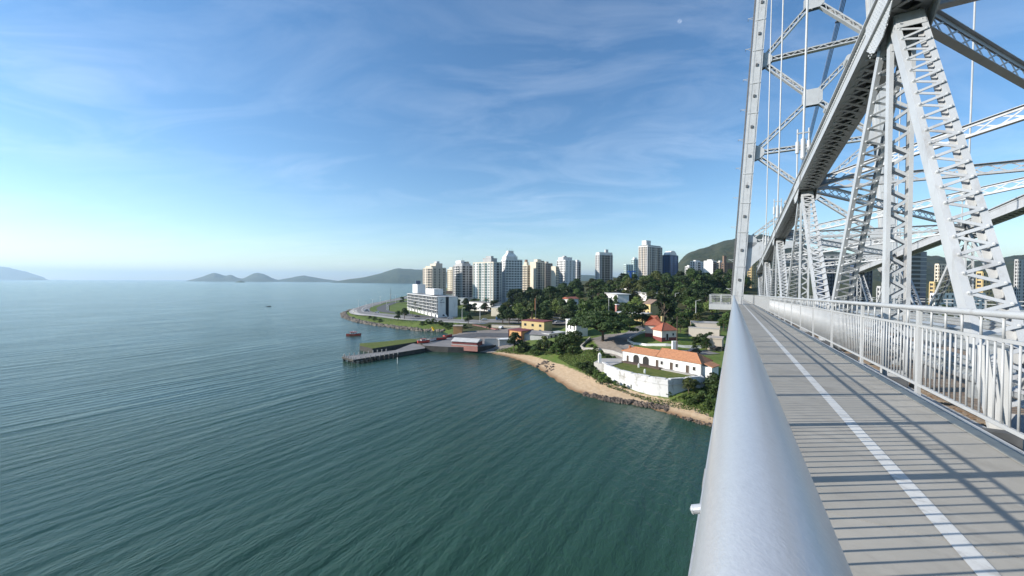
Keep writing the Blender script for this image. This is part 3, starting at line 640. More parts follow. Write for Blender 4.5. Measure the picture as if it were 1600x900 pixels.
# portal with curved haunches over the roadway
zs = lv[2]
for side in (-1, 1):
    x0 = legx(zs - 3, side) - side * .42; k = -side; pts = [(x0, zs - .1)] + [(x0 + k * 5.6, zs - .1)] + [(x0 + k * (5.6 - 5.6 * math.sin(t)), zs - 0.9 - 4.6 * (1 - math.cos(t))) for t in np.linspace(0, math.pi / 2 * .98, 9)]
    for e in (-1, 1): plate(pts, TOWER_S + e * .33, .02, 'portal_haunch')
pr = MB(); pr.box(legx(-28, -1) - 2.2, legx(-28, -1) + 2.2, TOWER_S - 2.6, TOWER_S + 2.6, -EYE - 3, ZB - 23.6); pr.build('pier', M['concrete'], tw)
pr = MB(); pr.box(legx(-28, 1) - 2.2, legx(-28, 1) + 2.2, TOWER_S - 2.6, TOWER_S + 2.6, -EYE - 3, ZB - 23.6); pr.build('pier', M['concrete'], tw)

# ------------------------------------------------------------------ eyebar chains and hangers
def chain_z(s):                        # main span chain: from the tower top down towards midspan
    u = (TOWER_S - s) / 170.0; return ZTOP - 2 * (ZTOP - 7.5) * u + (ZTOP - 7.5) * u * u
for side, lab in ((-1, 'near'), (1, 'far')):
    X = XT if side < 0 else XF
    ch = bridge_thing('eyebar_chain', lab + ' blue grey eyebar chain running over the tower top', 'chain')
    pts = [(TOWER_S - PAN * k - 10.4 if k else TOWER_S) for k in range(0, 6)]
    pts = [TOWER_S] + [S1 + PAN * k for k in (3, 2, 1, 0, -1)]
    segs = [(Vector((X, a, chain_z(a))), Vector((X, b, chain_z(b)))) for a, b in zip(pts[:-1], pts[1:])]
    end = Vector((X, TOWER_S + 150, -14.0)); A = Vector((X, TOWER_S, ZTOP)); segs += [(A + (end - A) * i / 10, A + (end - A) * (i + 1) / 10) for i in range(10)]
    for a, b in segs:
        mb = MB()
        for q in (-1.5, -.5, .5, 1.5): mb.bar(a + XH * q * .16, b + XH * q * .16, 0.30, 0.05, XH)
        for e in (a, b): mb.tube(e - XH * .36, e + XH * .36, 0.14, None, 10)
        mb.build('eyebar', M['cable'], ch)
hangers = []
for side in (-1, 1):
    X = XT if side < 0 else XF
    for k in range(-1, 4):
        s = S1 + PAN * k
        if side < 0 and k < 1: continue
        ordn = {1: 'nearest', 2: 'middle', 3: 'farthest'}.get(k, '')
        lab = ('%s of the three thin steel hanger rods rising from the near truss' % ordn) if side < 0 else 'thin white hanger rod rising from the far truss, %s from the tower' % ['fifth', 'fourth', 'third', 'second', 'first'][k + 1]
        hg = bridge_thing('hanger', lab, 'hanger', 'hanger rods of the bridge')
        z0 = ztop(s) + .35; z1 = chain_z(s); rod = MB(); lean = 0.10 * (-side) * 0
        for e in ((-.07, .07) if False else (0,)): rod.tube((X - .12 + e, s, z0 + 1.3), (X + .12 + e, s, z1), 0.048, None, 8)
        rod.build('rod', M['steel_rail'], hg)
        if side < 0 or True:
            tb = MB(); tb.tube((X - .12, s, z0 + 1.0), (X - .12, s, z0 + 1.9), 0.11, 0.10, 12); tb.tube((X - .12, s, z0 + .92), (X - .12, s, z0 + 1.0), 0.06, .11, 12); tb.build('turnbuckle', M['steel_rail'], hg)
            for e in (-1, 1):
                fk = MB(); fk.tube((X - .12 + e * .22, s, z0 - .1), (X - .12 + e * .22, s, z0 + 2.4), 0.035, None, 8); fk.tube((X - .12 + e * .22, s, z0 + 1.25), (X - .12 + e * .22, s, z0 + 1.8), 0.085, None, 10); fk.bar((X - .12, s, z0 + 2.2), (X - .12 + e * .26, s, z0 + 2.2), 0.08, 0.05, (0, 0, 1)); fk.build('fork', M['steel_rail'], hg)

# ------------------------------------------------------------------ walkway
S0, SE = -6.0, 120.0
wk = tag(bridge_thing('walkway', 'grey panelled footway on the outside of the bridge truss', None), None, None, None, 'structure')
PL = 4.08
k = 0; s = S0 + 0.9
while s < SE:
    e = min(s + PL, SE); mb = MB()
    if abs(s - TOWER_S) < 200:
        mb.frame(((-0.13 + 2.19) / 2, (s + e) / 2, zd((s + e) / 2) - 0.025), (1.16, 0, 0), Vector((0, (e - s) / 2 - 0.003, -0.026 * ((e - s) / 2 - 0.003))), (0, 0, 0.025))
        mb.build('deck_panel', M['deck'], wk)
    s = e
def strip(name, x0, x1, dz, m, s0=S0 + .9, s1=SE):
    mb = MB(); st = 0
    for a in np.arange(s0, s1, 6.0):
        b = min(a + 6.0, s1); mb.add([(x0, a, zd(a) + dz), (x1, a, zd(a) + dz), (x1, b, zd(b) + dz), (x0, b, zd(b) + dz)], [(0, 1, 2, 3)])
    return mb.build(name, m, wk)
strip('lane_line', 1.050, 1.152, 0.004, M['mark_white'])
strip('edge_line', 2.055, 2.185, 0.004, M['mark_cream'])
for x0, x1, z0, z1, nm in ((-0.17, -0.131, -.34, .02, 'edge_beam'), (2.195, 2.235, -.34, 0.015, 'edge_beam')):
    mb = MB(); c = (S0 + SE) / 2; mb.frame(((x0 + x1) / 2, c, zd(c) + (z0 + z1) / 2), ((x1 - x0) / 2, 0, 0), Vector((0, (SE - S0) / 2, -.026 * (SE - S0) / 2)), (0, 0, (z1 - z0) / 2)); mb.build(nm, M['steel'], wk)
for s in np.arange(S0, 60, PAN / 4):   # outriggers under the walkway back to the truss
    mb = MB(); mb.box(-.1, XT - .3, s - .07, s + .07, zd(s) - .36, zd(s) - .06); mb.build('outrigger', M['dark_steel'], wk)

def long_bar(mb, x, z, w, h, s0, s1):
    c = (s0 + s1) / 2; mb.frame((x, c, zd(c) + z), (w / 2, 0, 0), Vector((0, (s1 - s0) / 2, -.026 * (s1 - s0) / 2)), (0, 0, h / 2))
# left handrail close under the camera
rl = bridge_thing('walkway_railing', 'outer walkway railing with a thick silver pipe handrail in the foreground', 'railing')
XL, RH = 0.0195, 1.203
mb = MB(); seg = 48
ss = [S0 + .9] + list(np.arange(-4, 4, .25)) + list(np.arange(4, TOWER_S - 2.2, 4)) + [TOWER_S - 2.2]
for s in ss:
    for i in range(seg):
        t = 2 * math.pi * i / seg; mb.v.append((XL + .038 * math.cos(t), s, zd(s) + RH + .038 * math.sin(t)))
for j in range(len(ss) - 1):
    for i in range(seg): mb.f.append((j * seg + i, j * seg + (i + 1) % seg, (j + 1) * seg + (i + 1) % seg, (j + 1) * seg + i)); mb.m.append(0)
mb.build('handrail', M['pipe'], rl, True)
SRL = TOWER_S - 2.2
mb = MB(); long_bar(mb, XL, 0.945, 0.014, 0.020, S0 + .9, SRL); mb.build('upper_rail', M['steel_rail'], rl)
mb = MB(); long_bar(mb, XL, 0.10, 0.035, 0.05, S0 + .9, SRL); mb.build('lower_rail', M['steel_rail'], rl)
mb = MB(); long_bar(mb, XL + .03, 0.815, 0.022, 0.024, S0 + .9, SRL); mb.build('inner_rail', M['steel_rail'], rl)
pst = MB(); bal = MB(); s = S0 + 1.0; j = 0
while s < SRL:
    long = True
    pst.box(XL - .02, XL + .02, s - .04, s + .04, zd(s) - .2, zd(s) + RH - .03)
    for i in range(1, 12):
        q = s + 1.365 * i / 12; hz = RH - .03 if i % 3 == 0 else .93
        bal.box(XL - .006, XL + .006, q - .006, q + .006, zd(q) + .11, zd(q) + hz)
    s += 1.365
tag(pst.build('posts', M['steel_rail'], rl), kind='stuff'); tag(bal.build('balusters', M['steel_rail'], rl), kind='stuff')
mb = MB(); q = 0.34; mb.tube((XL - .030, q, zd(q) + RH - .012), (XL - .046, q, zd(q) + RH - .018), 0.004, 0.0035, 12); mb.dome((XL - .0455, q, zd(q) + RH - .018), (-1, 0, -.2), .004); mb.build('bolt', M['pipe'], rl)

# right railing between walkway and truss
rr = bridge_thing('walkway_railing', 'inner white railing with thin balusters between walkway and truss', 'railing')
XR = 2.32; SRR = 120.0
mb = MB()
for a in np.arange(S0 + .9, SRR, 8.19):
    b = min(a + 8.19, SRR); mb.tube((XR, a, zd(a) + RH), (XR, b, zd(b) + RH), 0.038, None, 20, caps=False)
mb.build('handrail', M['steel_rail'], rr, True)
mb = MB(); long_bar(mb, XR, 0.945, 0.030, 0.035, S0 + .9, SRR); mb.build('upper_rail', M['steel_rail'], rr)
mb = MB(); long_bar(mb, XR, 0.10, 0.030, 0.04, S0 + .9, SRR); mb.build('lower_rail', M['steel_rail'], rr)
BAY = 2.80; s = 7.72 - BAY * 4; cnt = 0; rest = MB()
pm = MB().box(-.02, .02, -.045, .045, -.30, RH - .036); pm.box(-.09, .02, -.06, .06, -.30, -.02); pm = pm.mesh('post', M['steel_rail'])
bm1 = MB().tube((0, 0, .115), (0, 0, .93), 0.0105, None, 8).mesh('baluster', M['steel_rail'], True)
bm2 = MB().tube((0, 0, .96), (0, 0, RH - .03), 0.0125, None, 8).mesh('short_baluster', M['steel_rail'], True)
while s < SRR:
    if s < 62: link('post', pm, rr, Matrix.Translation((XR, s, zd(s))))
    else: rest.box(XR - .02, XR + .02, s - .045, s + .045, zd(s) - .1, zd(s) + RH)
    for i in range(1, 21):
        q = s + BAY * i / 21
        if q < -0.5: continue
        vis = 2.4 < q < 34
        if vis: link('baluster', bm1, rr, Matrix.Translation((XR, q, zd(q)))); cnt += 1
        else: rest.box(XR - .010, XR + .010, q - .010, q + .010, zd(q) + .11, zd(q) + .93)
        if i % 3 == 0:
            if vis: link('short_baluster', bm2, rr, Matrix.Translation((XR, q, zd(q))))
            else: rest.box(XR - .010, XR + .010, q - .010, q + .010, zd(q) + .96, zd(q) + RH - .03)
    s += BAY
tag(rest.build('far_balusters', M['steel_rail'], rr), kind='stuff')

# lookout balcony beside the tower
lk = bridge_thing('lookout_platform', 'small white balcony with railing jutting out beside the tower', 'balcony')
y0, y1, x0, x1 = TOWER_S - 2.2, TOWER_S + 2.6, -2.7, 0.0; z = ZB
mb = MB().box(x0, x1 - .18, y0, y1, z - .12, z); mb.build('floor', M['deck'], lk)
mb = MB().box(x0 - .04, x0, y0 - .04, y1 + .04, z - .62, z + .05); mb.box(x0, x1 - .18, y0 - .04, y0, z - .62, z + .05); mb.box(x0, x1 - .18, y1, y1 + .04, z - .62, z + .05); mb.build('fascia', M['steel_rail'], lk)
for a, b in (((x0, y0), (x1 - .2, y0)), ((x0, y0), (x0, y1)), ((x0, y1), (x1 - .2, y1))):
    A, B = Vector((*a, z)), Vector((*b, z)); mb = MB()
    for h, w in ((RH, .07), (.95, .04), (.1, .04)): mb.bar(A + Vector((0, 0, h)), B + Vector((0, 0, h)), w, w, (0, 0, 1))
    mb.build('rail', M['steel_rail'], lk)
    L = (B - A).length; n_ = int(L / 1.2)
    for i in range(n_ + 1):
        p = A + (B - A) * i / n_; MB().box(p.x - .045, p.x + .045, p.y - .03, p.y + .03, z, z + RH).build('post', M['steel_rail'], lk)
    bb = MB()
    for i in range(int(L / .13)):
        p = A + (B - A) * (i * .13 / L); bb.box(p.x - .009, p.x + .009, p.y - .009, p.y + .009, z + .1, z + .95)
    tag(bb.build('balusters', M['steel_rail'], lk), kind='stuff')

# ------------------------------------------------------------------ roadway between the trusses
rd = tag(bridge_thing('roadway', 'open steel grating roadway between the trusses', None), None, None, None, 'structure')
mb = MB(); c = 57.0
mb.frame(((3.55 + 11.8) / 2, c, zd(c) - .62), (4.1, 0, 0), Vector((0, 63.0, -.026 * 63.0)), (0, 0, .03)); mb.build('road_deck', M['rust'], rd)
for x in np.arange(3.7, 11.7, 1.14):
    mb = MB(); mb.frame((x, c, zd(c) - .86), (.08, 0, 0), Vector((0, 63.0, -.026 * 63)), (0, 0, .2)); mb.build('stringer', M['dark_steel'], rd)
for s in np.arange(S1 - PAN, 60, PAN / 2):
    mb = MB(); mb.box(XT + .3, XF - .3, s - .12, s + .12, zd(s) - 1.7, zd(s) - 1.08); mb.build('floor_beam', M['steel'], rd)
gm = MB()
for x in np.arange(2.36, 3.5, .16):      # loose grating and timbers in the strip beside the truss
    gm.frame((x, 20, zd(20) - .55), (.02, 0, 0), Vector((0, 26, -.026 * 26)), (0, 0, .03))
for s in np.arange(-4, 30, .22):
    gm.box(2.36, 3.5, s, s + .03, zd(s) - .53, zd(s) - .50)
gm.build('side_grating', M['rust'], rd)
def thrie(mb, X, s0, s1, zc):           # corrugated barrier beam
    prof = [(-.25, 0), (-.20, .07), (-.12, .07), (-.07, 0), (-.04, 0), (.01, .07), (.06, .07), (.11, 0), (.14, 0), (.19, .07), (.24, 0)]
    n_ = len(prof)
    for a in np.arange(s0, s1, 4.0):
        b = min(a + 4.0, s1) - .01; vs_ = [(X - p[1], y, zd(y) + zc + p[0]) for y in (a, b) for p in prof]
        mb.add(vs_, [(i, i + 1, n_ + i + 1, n_ + i) for i in range(n_ - 1)])
for X, lab in ((4.0, 'galvanised corrugated road barrier behind the near truss'), (11.4, 'galvanised corrugated road barrier along the far side of the roadway')):
    gb = bridge_thing('road_barrier', lab, 'barrier')
    mb = MB(); thrie(mb, X, 0, 116, .55); mb.build('upper_beam', M['galv'], gb)
    mb = MB(); thrie(mb, X, 0, 116, -.02); mb.build('lower_beam', M['galv'], gb)
    for s in np.arange(1, 56, 2.0):
        MB().box(X + .02, X + .14, s - .06, s + .06, zd(s) - .6, zd(s) + .85).build('post', M['galv'], gb)
# stack of corrugated barrier pieces, seen end on between railing and truss
pm_ = MB(); prof = [(i / 14 * .62 - .31, .05 * math.sin(i / 14 * 4 * math.pi)) for i in range(15)]
pm_.add([(p[0], y, p[1] + dz) for y in (-.7, .7) for dz in (-.006, .006) for p in prof], [(i, i + 1, 30 + i + 1, 30 + i) for i in range(14)] + [(15 + i, 45 + i, 45 + i + 1, 15 + i + 1) for i in range(14)] + [(i, 15 + i, 15 + i + 1, i + 1) for i in range(14)] + [(30 + i, 30 + i + 1, 45 + i + 1, 45 + i) for i in range(14)])
pm_ = pm_.mesh('barrier_piece', M['galv'])
tiers = ['bottom', 'second', 'third', 'fourth', 'topmost']
for j, (sx, pos) in enumerate(((5.0, 'nearer'), (7.0, 'farther'))):
    for i in range(5):
        o = link('barrier_piece', pm_); tag(o, '%s corrugated steel piece in the %s stack behind the walkway railing' % (tiers[i], pos), 'steel sheet', 'stacked barrier pieces')
        o.matrix_world = Matrix.Translation((0, 0, EYE)) @ Matrix.Rotation(BRZ, 4, 'Z') @ Matrix.Translation((3.5 + .02 * (i % 2), sx, zd(sx) - .42 + .19 * i)) @ Matrix.Rotation(R(3 * (i % 2) - 2), 4, 'Z')
for i, (sa, ln, wd) in enumerate(((6.15, .28, 'nearer'), (6.55, -.1, 'farther'))):
    pk = bridge_thing('leaning_bar', wd + ' of two pale steel bars leaning between railing and truss', 'steel bar', 'leaning bars')
    mb = MB(); A, B = Vector((2.62, sa + ln, zd(sa) - .5)), Vector((2.50, sa, zd(sa) + .82)); mb.bar(A, B, .10, .012, (-1, -.6, 0)); mb.bar(A + Vector((.02, .03, 0)), B + Vector((.02, .03, 0)), .012, .07, (-1, -.6, 0)); mb.build('angle_bar', M['steel_rail'], pk)
# far footway railing
fr = bridge_thing('walkway_railing', 'distant white railing on the far side of the bridge', 'railing')
mb = MB()
for h in (1.2, .95, .1): long_bar(mb, 15.2, h, .05, .06, 6, 118)
mb.build('rails', M['steel_rail'], fr)
mb = MB()
for s in np.arange(6, 118, 2.8): mb.box(15.17, 15.23, s - .05, s + .05, zd(s) - .3, zd(s) + 1.2)
tag(mb.build('posts', M['steel_rail'], fr), kind='stuff')
# ================================================================== trees
def leaf_cards(cent, norm, size, r):
    n = len(cent); nn = norm + r.normal(0, .55, norm.shape); nn /= np.linalg.norm(nn, axis=1)[:, None] + 1e-9
    a = np.cross(nn, r.normal(0, 1, nn.shape)); a /= np.linalg.norm(a, axis=1)[:, None] + 1e-9; b = np.cross(nn, a)
    sa = (size * r.uniform(.7, 1.3, n))[:, None]; sb = sa * r.uniform(.55, .9, n)[:, None]
    v = np.stack([cent - a * sa, cent + b * sb * .8 - a * sa * .1, cent + a * sa, cent - b * sb * .8 + a * sa * .1], 1).reshape(-1, 3)
    return v.tolist(), [(4 * i, 4 * i + 1, 4 * i + 2, 4 * i + 3) for i in range(n)]
def crown_mesh(name, lobes, ncards, size, m, seed):
    r = np.random.default_rng(seed); vol = np.array([l[3] ** 2 for l in lobes]); vol /= vol.sum(); cs, ns = [], []
    for (x, y, z, rad, fl), w in zip(lobes, vol):
        k = max(6, int(ncards * w)); u = r.normal(0, 1, (k, 3)); u /= np.linalg.norm(u, axis=1)[:, None]
        u[:, 2] = np.where(u[:, 2] < -.35, -u[:, 2], u[:, 2]); rr = rad * r.uniform(.55, 1.08, k)[:, None] ** .7
        cs.append(np.array([x, y, z]) + u * rr * np.array([1, 1, fl])); ns.append(u)
    v, f = leaf_cards(np.concatenate(cs), np.concatenate(ns), size, r)
    me = bpy.data.meshes.new(name); me.from_pydata(v, [], f); me.materials.append(m); me.update(); return me
def trunk_mesh(name, limbs, m):
    mb = MB()
    for p0, p1, r0, r1 in limbs: mb.tube(p0, p1, r0, r1, 7, caps=False)
    return mb.mesh(name, m, True)
def broadleaf(seed, h, w, m, n=1500, size=.42, low=.28, nl=15, fl=.8):
    r = random.Random(seed); lobes = []; limbs = [((0, 0, -.6), (r.uniform(-.2, .2), r.uniform(-.2, .2), h * .45), h * .032, h * .022)]
    for i in range(nl):
        t = r.random(); a = r.uniform(0, 6.283); zz = h * (low + (.86 - low) * t); prof = math.sin(math.pi * min(1, .22 + .75 * t)) ** .7
        rad = w * .5 * prof * r.uniform(.35, .85); lr = w * r.uniform(.15, .25)
        p = (math.cos(a) * rad, math.sin(a) * rad, zz); lobes.append((*p, lr, fl * r.uniform(.8, 1.1)))
        if i % 2 == 0: limbs.append(((0, 0, h * r.uniform(.25, .42)), p, h * .014, h * .004))
    lobes.append((0, 0, h * .84, w * .2, fl)); limbs.append(((0, 0, h * .42), (0, 0, h * .85), h * .022, h * .004))
    return crown_mesh('crown', lobes, n, size, m, seed), trunk_mesh('trunk', limbs, M['bark'])
def umbrella(seed, h, w, m, n=26000):
    r = random.Random(seed); lobes = []; limbs = [((0, 0, -.8), (.1, 0, h * .30), h * .045, h * .035)]
    for i in range(96):
        a = r.uniform(0, 6.283); q = math.sqrt(r.random()); rad = w * .47 * q; zz = h * (.88 - .34 * q * q + r.uniform(-.10, .06))
        p = (math.cos(a) * rad, math.sin(a) * rad, zz); lobes.append((*p, w * r.uniform(.07, .11), .42))
        if i % 3 == 0: mid = (p[0] * .4, p[1] * .4, h * .5); limbs += [((.1, 0, h * .28), mid, h * .022, h * .014), (mid, (p[0], p[1], p[2] - .2), h * .014, h * .004)]
    return crown_mesh('crown', lobes, n, .40, m, seed), trunk_mesh('trunk', limbs, M['bark'])
def palm(seed, h, m):
    r = random.Random(seed); mb = MB()
    for i in range(18):
        a = i * 2.4 + r.uniform(-.2, .2); el = r.uniform(-.15, .95); L = h * r.uniform(.26, .34); pts = []
        for j in range(8):
            t = j / 7; pts.append(Vector((math.cos(a) * L * t * math.cos(el * (1 - t * .3)), math.sin(a) * L * t * math.cos(el * (1 - t * .3)), h + L * (t * math.sin(el) - .75 * t * t))))
        sd = Vector((-math.sin(a), math.cos(a), 0))
        for j in range(7):
            for q in (-1, 1):
                p, p2 = pts[j], pts[j + 1]; wd = .5 * math.sin(math.pi * (.12 + .8 * j / 7)) * h * .07
                mb.add([p, p + (p2 - p) * .75, p + (p2 - p) * .8 + sd * q * wd - Vector((0, 0, wd * .6)), p + (p2 - p) * .35 + sd * q * wd - Vector((0, 0, wd * .6))], [(0, 1, 2, 3)])
    return mb.mesh('crown', m), trunk_mesh('trunk', [((0, 0, -.5), (.15, .1, h * .5), h * .022, h * .017), ((.15, .1, h * .5), (0, 0, h), h * .017, h * .014)], M['bark'])
P = {}
P['dark'] = [broadleaf(s, 10, 8.5, M['leaf_dark']) for s in (1, 2, 3)]
P['mid'] = [broadleaf(s, 10, 8.0, M['leaf_mid']) for s in (4, 5, 6)]
P['light'] = [broadleaf(s, 10, 9.0, M['leaf_light']) for s in (7, 8)]
P['olive'] = [broadleaf(s, 10, 9.5, M['leaf_olive']) for s in (9, 10)]
P['tall'] = [broadleaf(s, 10, 6.0, M['leaf_dark'], 1500, .4, .12, 18) for s in (11, 12)]
P['shrub'] = [broadleaf(s, 3, 3.6, M['leaf_mid'], 700, .22, .05, 12) for s in (13, 14)]
P['shrubd'] = [broadleaf(s, 3, 3.8, M['leaf_dark'], 800, .22, .05, 12) for s in (15, 16)]
P['umbrella'] = [umbrella(21, 12, 24, M['leaf_dark'])]
P['palm'] = [palm(s, 10, M['leaf_mid']) for s in (31, 32)]
NT = 0
def tree(kind, x, y, h, label, group=None, name='tree', cat='tree', z=None, wide=1.0):
    global NT
    ps = P[kind]; cm, tm = ps[NT % len(ps)]; NT += 1; base = {'shrub': 3, 'shrubd': 3, 'umbrella': 12}.get(kind, 10)
    z = H(x, y) if z is None else z; k = h / base
    o = thing(name, label, cat, (x, y, z), random.uniform(0, 6.28), group); o.scale = (k * wide, k * wide, k)
    link('crown', cm, o); link('trunk', tm, o); return o

# ================================================================== buildings
def window_mesh(w, h, g='glass', deep=.10, fr='frame'):
    mb = MB(); mb.add([(-w / 2, .02 - deep, 0), (w / 2, .02 - deep, 0), (w / 2, .02 - deep, h), (-w / 2, .02 - deep, h)], [(0, 1, 2, 3)], 0)
    t = .03
    mb.box(-w / 2 - t, -w / 2, -deep - .03, .03, -t, h + t, 1); mb.box(w / 2, w / 2 + t, -deep - .03, .03, -t, h + t, 1); mb.box(-w / 2, w / 2, -deep - .03, .03, h, h + t, 1); mb.box(-w / 2 - .1, w / 2 + .1, -deep - .10, .03, -t - .05, 0, 1)
    return mb.mesh('window', [M[g], M[fr]])
WM = {}
def wmesh(w, h, g='glass'):
    k = (round(w, 1), round(h, 1), g)
    if k not in WM: WM[k] = window_mesh(*k)
    return WM[k]
def face_matrix(org, u, nrm, t, z):          # window frame on a wall: x along u, -y outward
    return Matrix(((u.x, -nrm.x, 0, org.x + u.x * t), (u.y, -nrm.y, 0, org.y + u.y * t), (0, 0, 1, z), (0, 0, 0, 1)))
def tower(name, label, px0, pxc, px1, ytop, dist, base, m, ang=35, left=None, front=None, fh=2.9, pent=(), group='apartment towers above the trees', cat='building', trim=None, setback=0, roofm='bgrey', parapet=1.0):
    """px0..pxc is the lit left face, pxc..px1 the front face.  left/front: dict(cols, w, h, glass, bal)"""
    a = R(ang); corner = D(pxc, 440, dist); th = math.atan2(corner.x, dist)
    u = Vector((math.cos(a), math.sin(a), 0)); v = Vector((-math.sin(a), math.cos(a), 0))
    # lengths so that the far edges project to px1 and px0
    def length(dirv, px):
        k = (px - 800) / FPX; return max(2.0, (k * corner.y - corner.x) / (dirv.x - k * dirv.y))
    w = length(u, px1); d = length(v, px0); top = D(pxc, ytop, dist).z
    root = thing(name, label, cat, (corner.x, corner.y, base), 0, group); hgt = top - base
    O = Vector((0, 0, 0)); poly = [O, u * w, u * w + v * d, v * d]
    mb = MB(); mb.prism([(p.x, p.y) for p in poly], -4, hgt - parapet, 0, 1)
    mb.build('wall', [M[m], M[roofm]], root)
    par = MB()
    for i in range(4):
        A, B = poly[i], poly[(i + 1) % 4]; c = (poly[0] + poly[2]) / 2; e = (B - A).normalized(); nn = Vector((e.y, -e.x, 0))
        par.frame((A + B) / 2 - nn * .12 + Vector((0, 0, hgt - parapet / 2 + .01)), e * ((B - A).length / 2), nn * (.13 if i % 2 else .14), (0, 0, parapet / 2))
    par.build('parapet', M[trim or m], root)
    nf = max(1, int((hgt - parapet) / fh))
    for spec, A, e, L, nn in ((left, v * d, -v, d, -u), (front, O, u, w, -v)):
        if not spec: continue
        nc = spec['cols']; ww = spec.get('w', 1.3) * 1.25; wh = spec.get('h', 1.3) * 1.2; ms = wmesh(ww, wh, spec.get('glass', 'glass')); low = spec.get('low', max(0, nf - 15))
        bal = spec.get('bal', ())
        for f in range(low, nf):
            zz = hgt - parapet - (nf - f) * fh + .95
            for c in range(nc):
                t = L * (c + .5) / nc
                if c in bal:
                    bw = L / nc * .92
                    bb = MB(); bb.frame(A + e * t + nn * .45 + Vector((0, 0, zz - .85)), e * bw / 2, nn * .55, (0, 0, .09)); bb.frame(A + e * t + nn * .97 + Vector((0, 0, zz - .48)), e * bw / 2, nn * .04, (0, 0, .30))
                    bb.frame(A + e * t + nn * .03 + Vector((0, 0, zz + .4)), e * bw * .46, nn * .035, (0, 0, 1.2), 1)
                    bb.build('balcony', [M[spec.get('balm', m)], M[spec.get('glass', 'glass')]], root)
                else: link('window', ms, root, face_matrix(A, e, nn, t, zz))
        if nc > 1 and not spec.get('band'):                       # vertical ribs between the window columns
            for c in range(0, nc + 1):
                if c in (0, nc) or c % 2 == 0:
                    rb = MB(); rb.frame(A + e * min(L - .3, max(.3, L * c / nc)) + nn * .2 + Vector((0, 0, (hgt - parapet) / 2 - 1)), e * .24, nn * .22, (0, 0, (hgt - parapet) / 2 + .9)); rb.build('pilaster', M[trim or m], root)
        if spec.get('band'):
            for f in range(low, nf):
                zz = hgt - parapet - (nf - f) * fh + .15; bb = MB(); bb.frame(A + e * L / 2 + nn * .06 + Vector((0, 0, zz)), e * L / 2, nn * .07, (0, 0, .16)); bb.build('floor_band', M[spec['band']], root)
    for q in pent:                             # (u0,u1,v0,v1,height,material) as fractions of the roof
        u0, u1, v0, v1, hh, pm = q; pb = MB(); P0 = u * w * u0 + v * d * v0; A = u * w * (u1 - u0); B = v * d * (v1 - v0)
        pb.frame(P0 + A / 2 + B / 2 + Vector((0, 0, hgt - parapet + hh / 2)), A / 2, B / 2, (0, 0, hh / 2)); pb.frame(P0 + A / 2 + B / 2 + Vector((0, 0, hgt - parapet + hh + .1)), A / 2 * 1.04, B / 2 * 1.04, (0, 0, .12)); pb.build('roof_house', M[pm], root)
    root['dims'] = [w, d, hgt]; return root, u, v, w, d, hgt
def antenna(root, p, h):
    mb = MB(); mb.tube(p, p + Vector((0, 0, h)), .10, .05, 6); mb.tube(p + Vector((-.5, 0, h * .7)), p + Vector((.5, 0, h * .7)), .05, None, 5); mb.build('antenna', M['dark_steel'], root)

G0 = 'apartment towers above the trees'
r_ = tower('apartment_tower', 'leftmost beige apartment tower at the water with dark balcony recesses', 661, 676, 697, 418, 430, 6, 'beige', 40, dict(cols=4, bal=(2, 3), w=1.4), dict(cols=3, w=1.2), pent=[(.45, .95, .3, .9, 6, 'beige'), (.6, .8, .4, .7, 8.5, 'bgrey'), (.05, .4, .2, .8, 2.8, 'cream')])
r_ = tower('apartment_tower', 'small cream apartment block squeezed between two beige towers', 699, 707, 713, 420, 520, 7, 'cream', 40, dict(cols=3), dict(cols=2), pent=[(.2, .8, .2, .8, 3, 'cream')])
r_ = tower('apartment_tower', 'grey apartment tower with stepped roof and glazed balconies, second large from the sea', 708, 722, 738, 414, 450, 7, 'bgrey', 40, dict(cols=4, bal=(1, 2), balm='bwhite'), dict(cols=3, bal=(0, 2), balm='bgrey'), pent=[(.1, .9, .1, .9, 3, 'bgrey'), (.15, .5, .3, .9, 6.5, 'bwhite'), (.55, .85, .2, .6, 5.2, 'tan')])
antenna(r_[0], r_[1] * 3 + r_[2] * 4 + Vector((0, 0, r_[5] + 5)), 4)
r_ = tower('apartment_tower', 'broad white apartment tower with a green tinted balcony column', 739, 771, 784, 409, 420, 8, 'bwhite', 52, dict(cols=7, bal=(2, 4), balm='bgrey', glass='tglass'), dict(cols=3, bal=(1,), balm='bgrey'), pent=[(.1, .8, .15, .55, 5.2, 'bgrey'), (.2, .5, .2, .45, 7.5, 'bgrey')], trim='cream')
r_ = tower('hotel_tower', 'tall white tower with tapered crown and antennas on top', 783, 790, 816, 405, 440, 8, 'bwhite', 22, dict(cols=3), dict(cols=6, w=1.6, h=1.2), pent=[(.04, .72, .05, .95, 4, 'bwhite')])
root, u, v, w, d, hgt = r_; mb = MB(); b0, t0 = .45, .26; C0 = u * w * .38 + v * d * .5
q0 = [C0 + u * w * .34 * i + v * d * .42 * j + Vector((0, 0, hgt + 3)) for i, j in ((-1, -1), (1, -1), (1, 1), (-1, 1))]; q1 = [C0 + u * w * .17 * i + v * d * .25 * j + Vector((0, 0, hgt + 7.5)) for i, j in ((-1, -1), (1, -1), (1, 1), (-1, 1))]
mb.add(q0 + q1, [(0, 1, 5, 4), (1, 2, 6, 5), (2, 3, 7, 6), (3, 0, 4, 7), (4, 5, 6, 7)]); mb.frame(C0 + Vector((0, 0, hgt + 8.8)), u * w * .16, v * d * .24, (0, 0, 1.4)); mb.build('crown_roof', M['bwhite'], root)
for i in (-.16, 0, .13): antenna(root, C0 + u * w * i + Vector((0, 0, hgt + 10)), 3.6 + 2 * abs(i))
r_ = tower('apartment_tower', 'cream apartment block with a dark red water tank house', 815, 824, 829, 414, 470, 10, 'cream', 45, dict(cols=4), dict(cols=2), pent=[(.1, .7, .2, .7, 4.5, 'cream'), (.2, .6, .3, .6, 7.5, 'brown')])
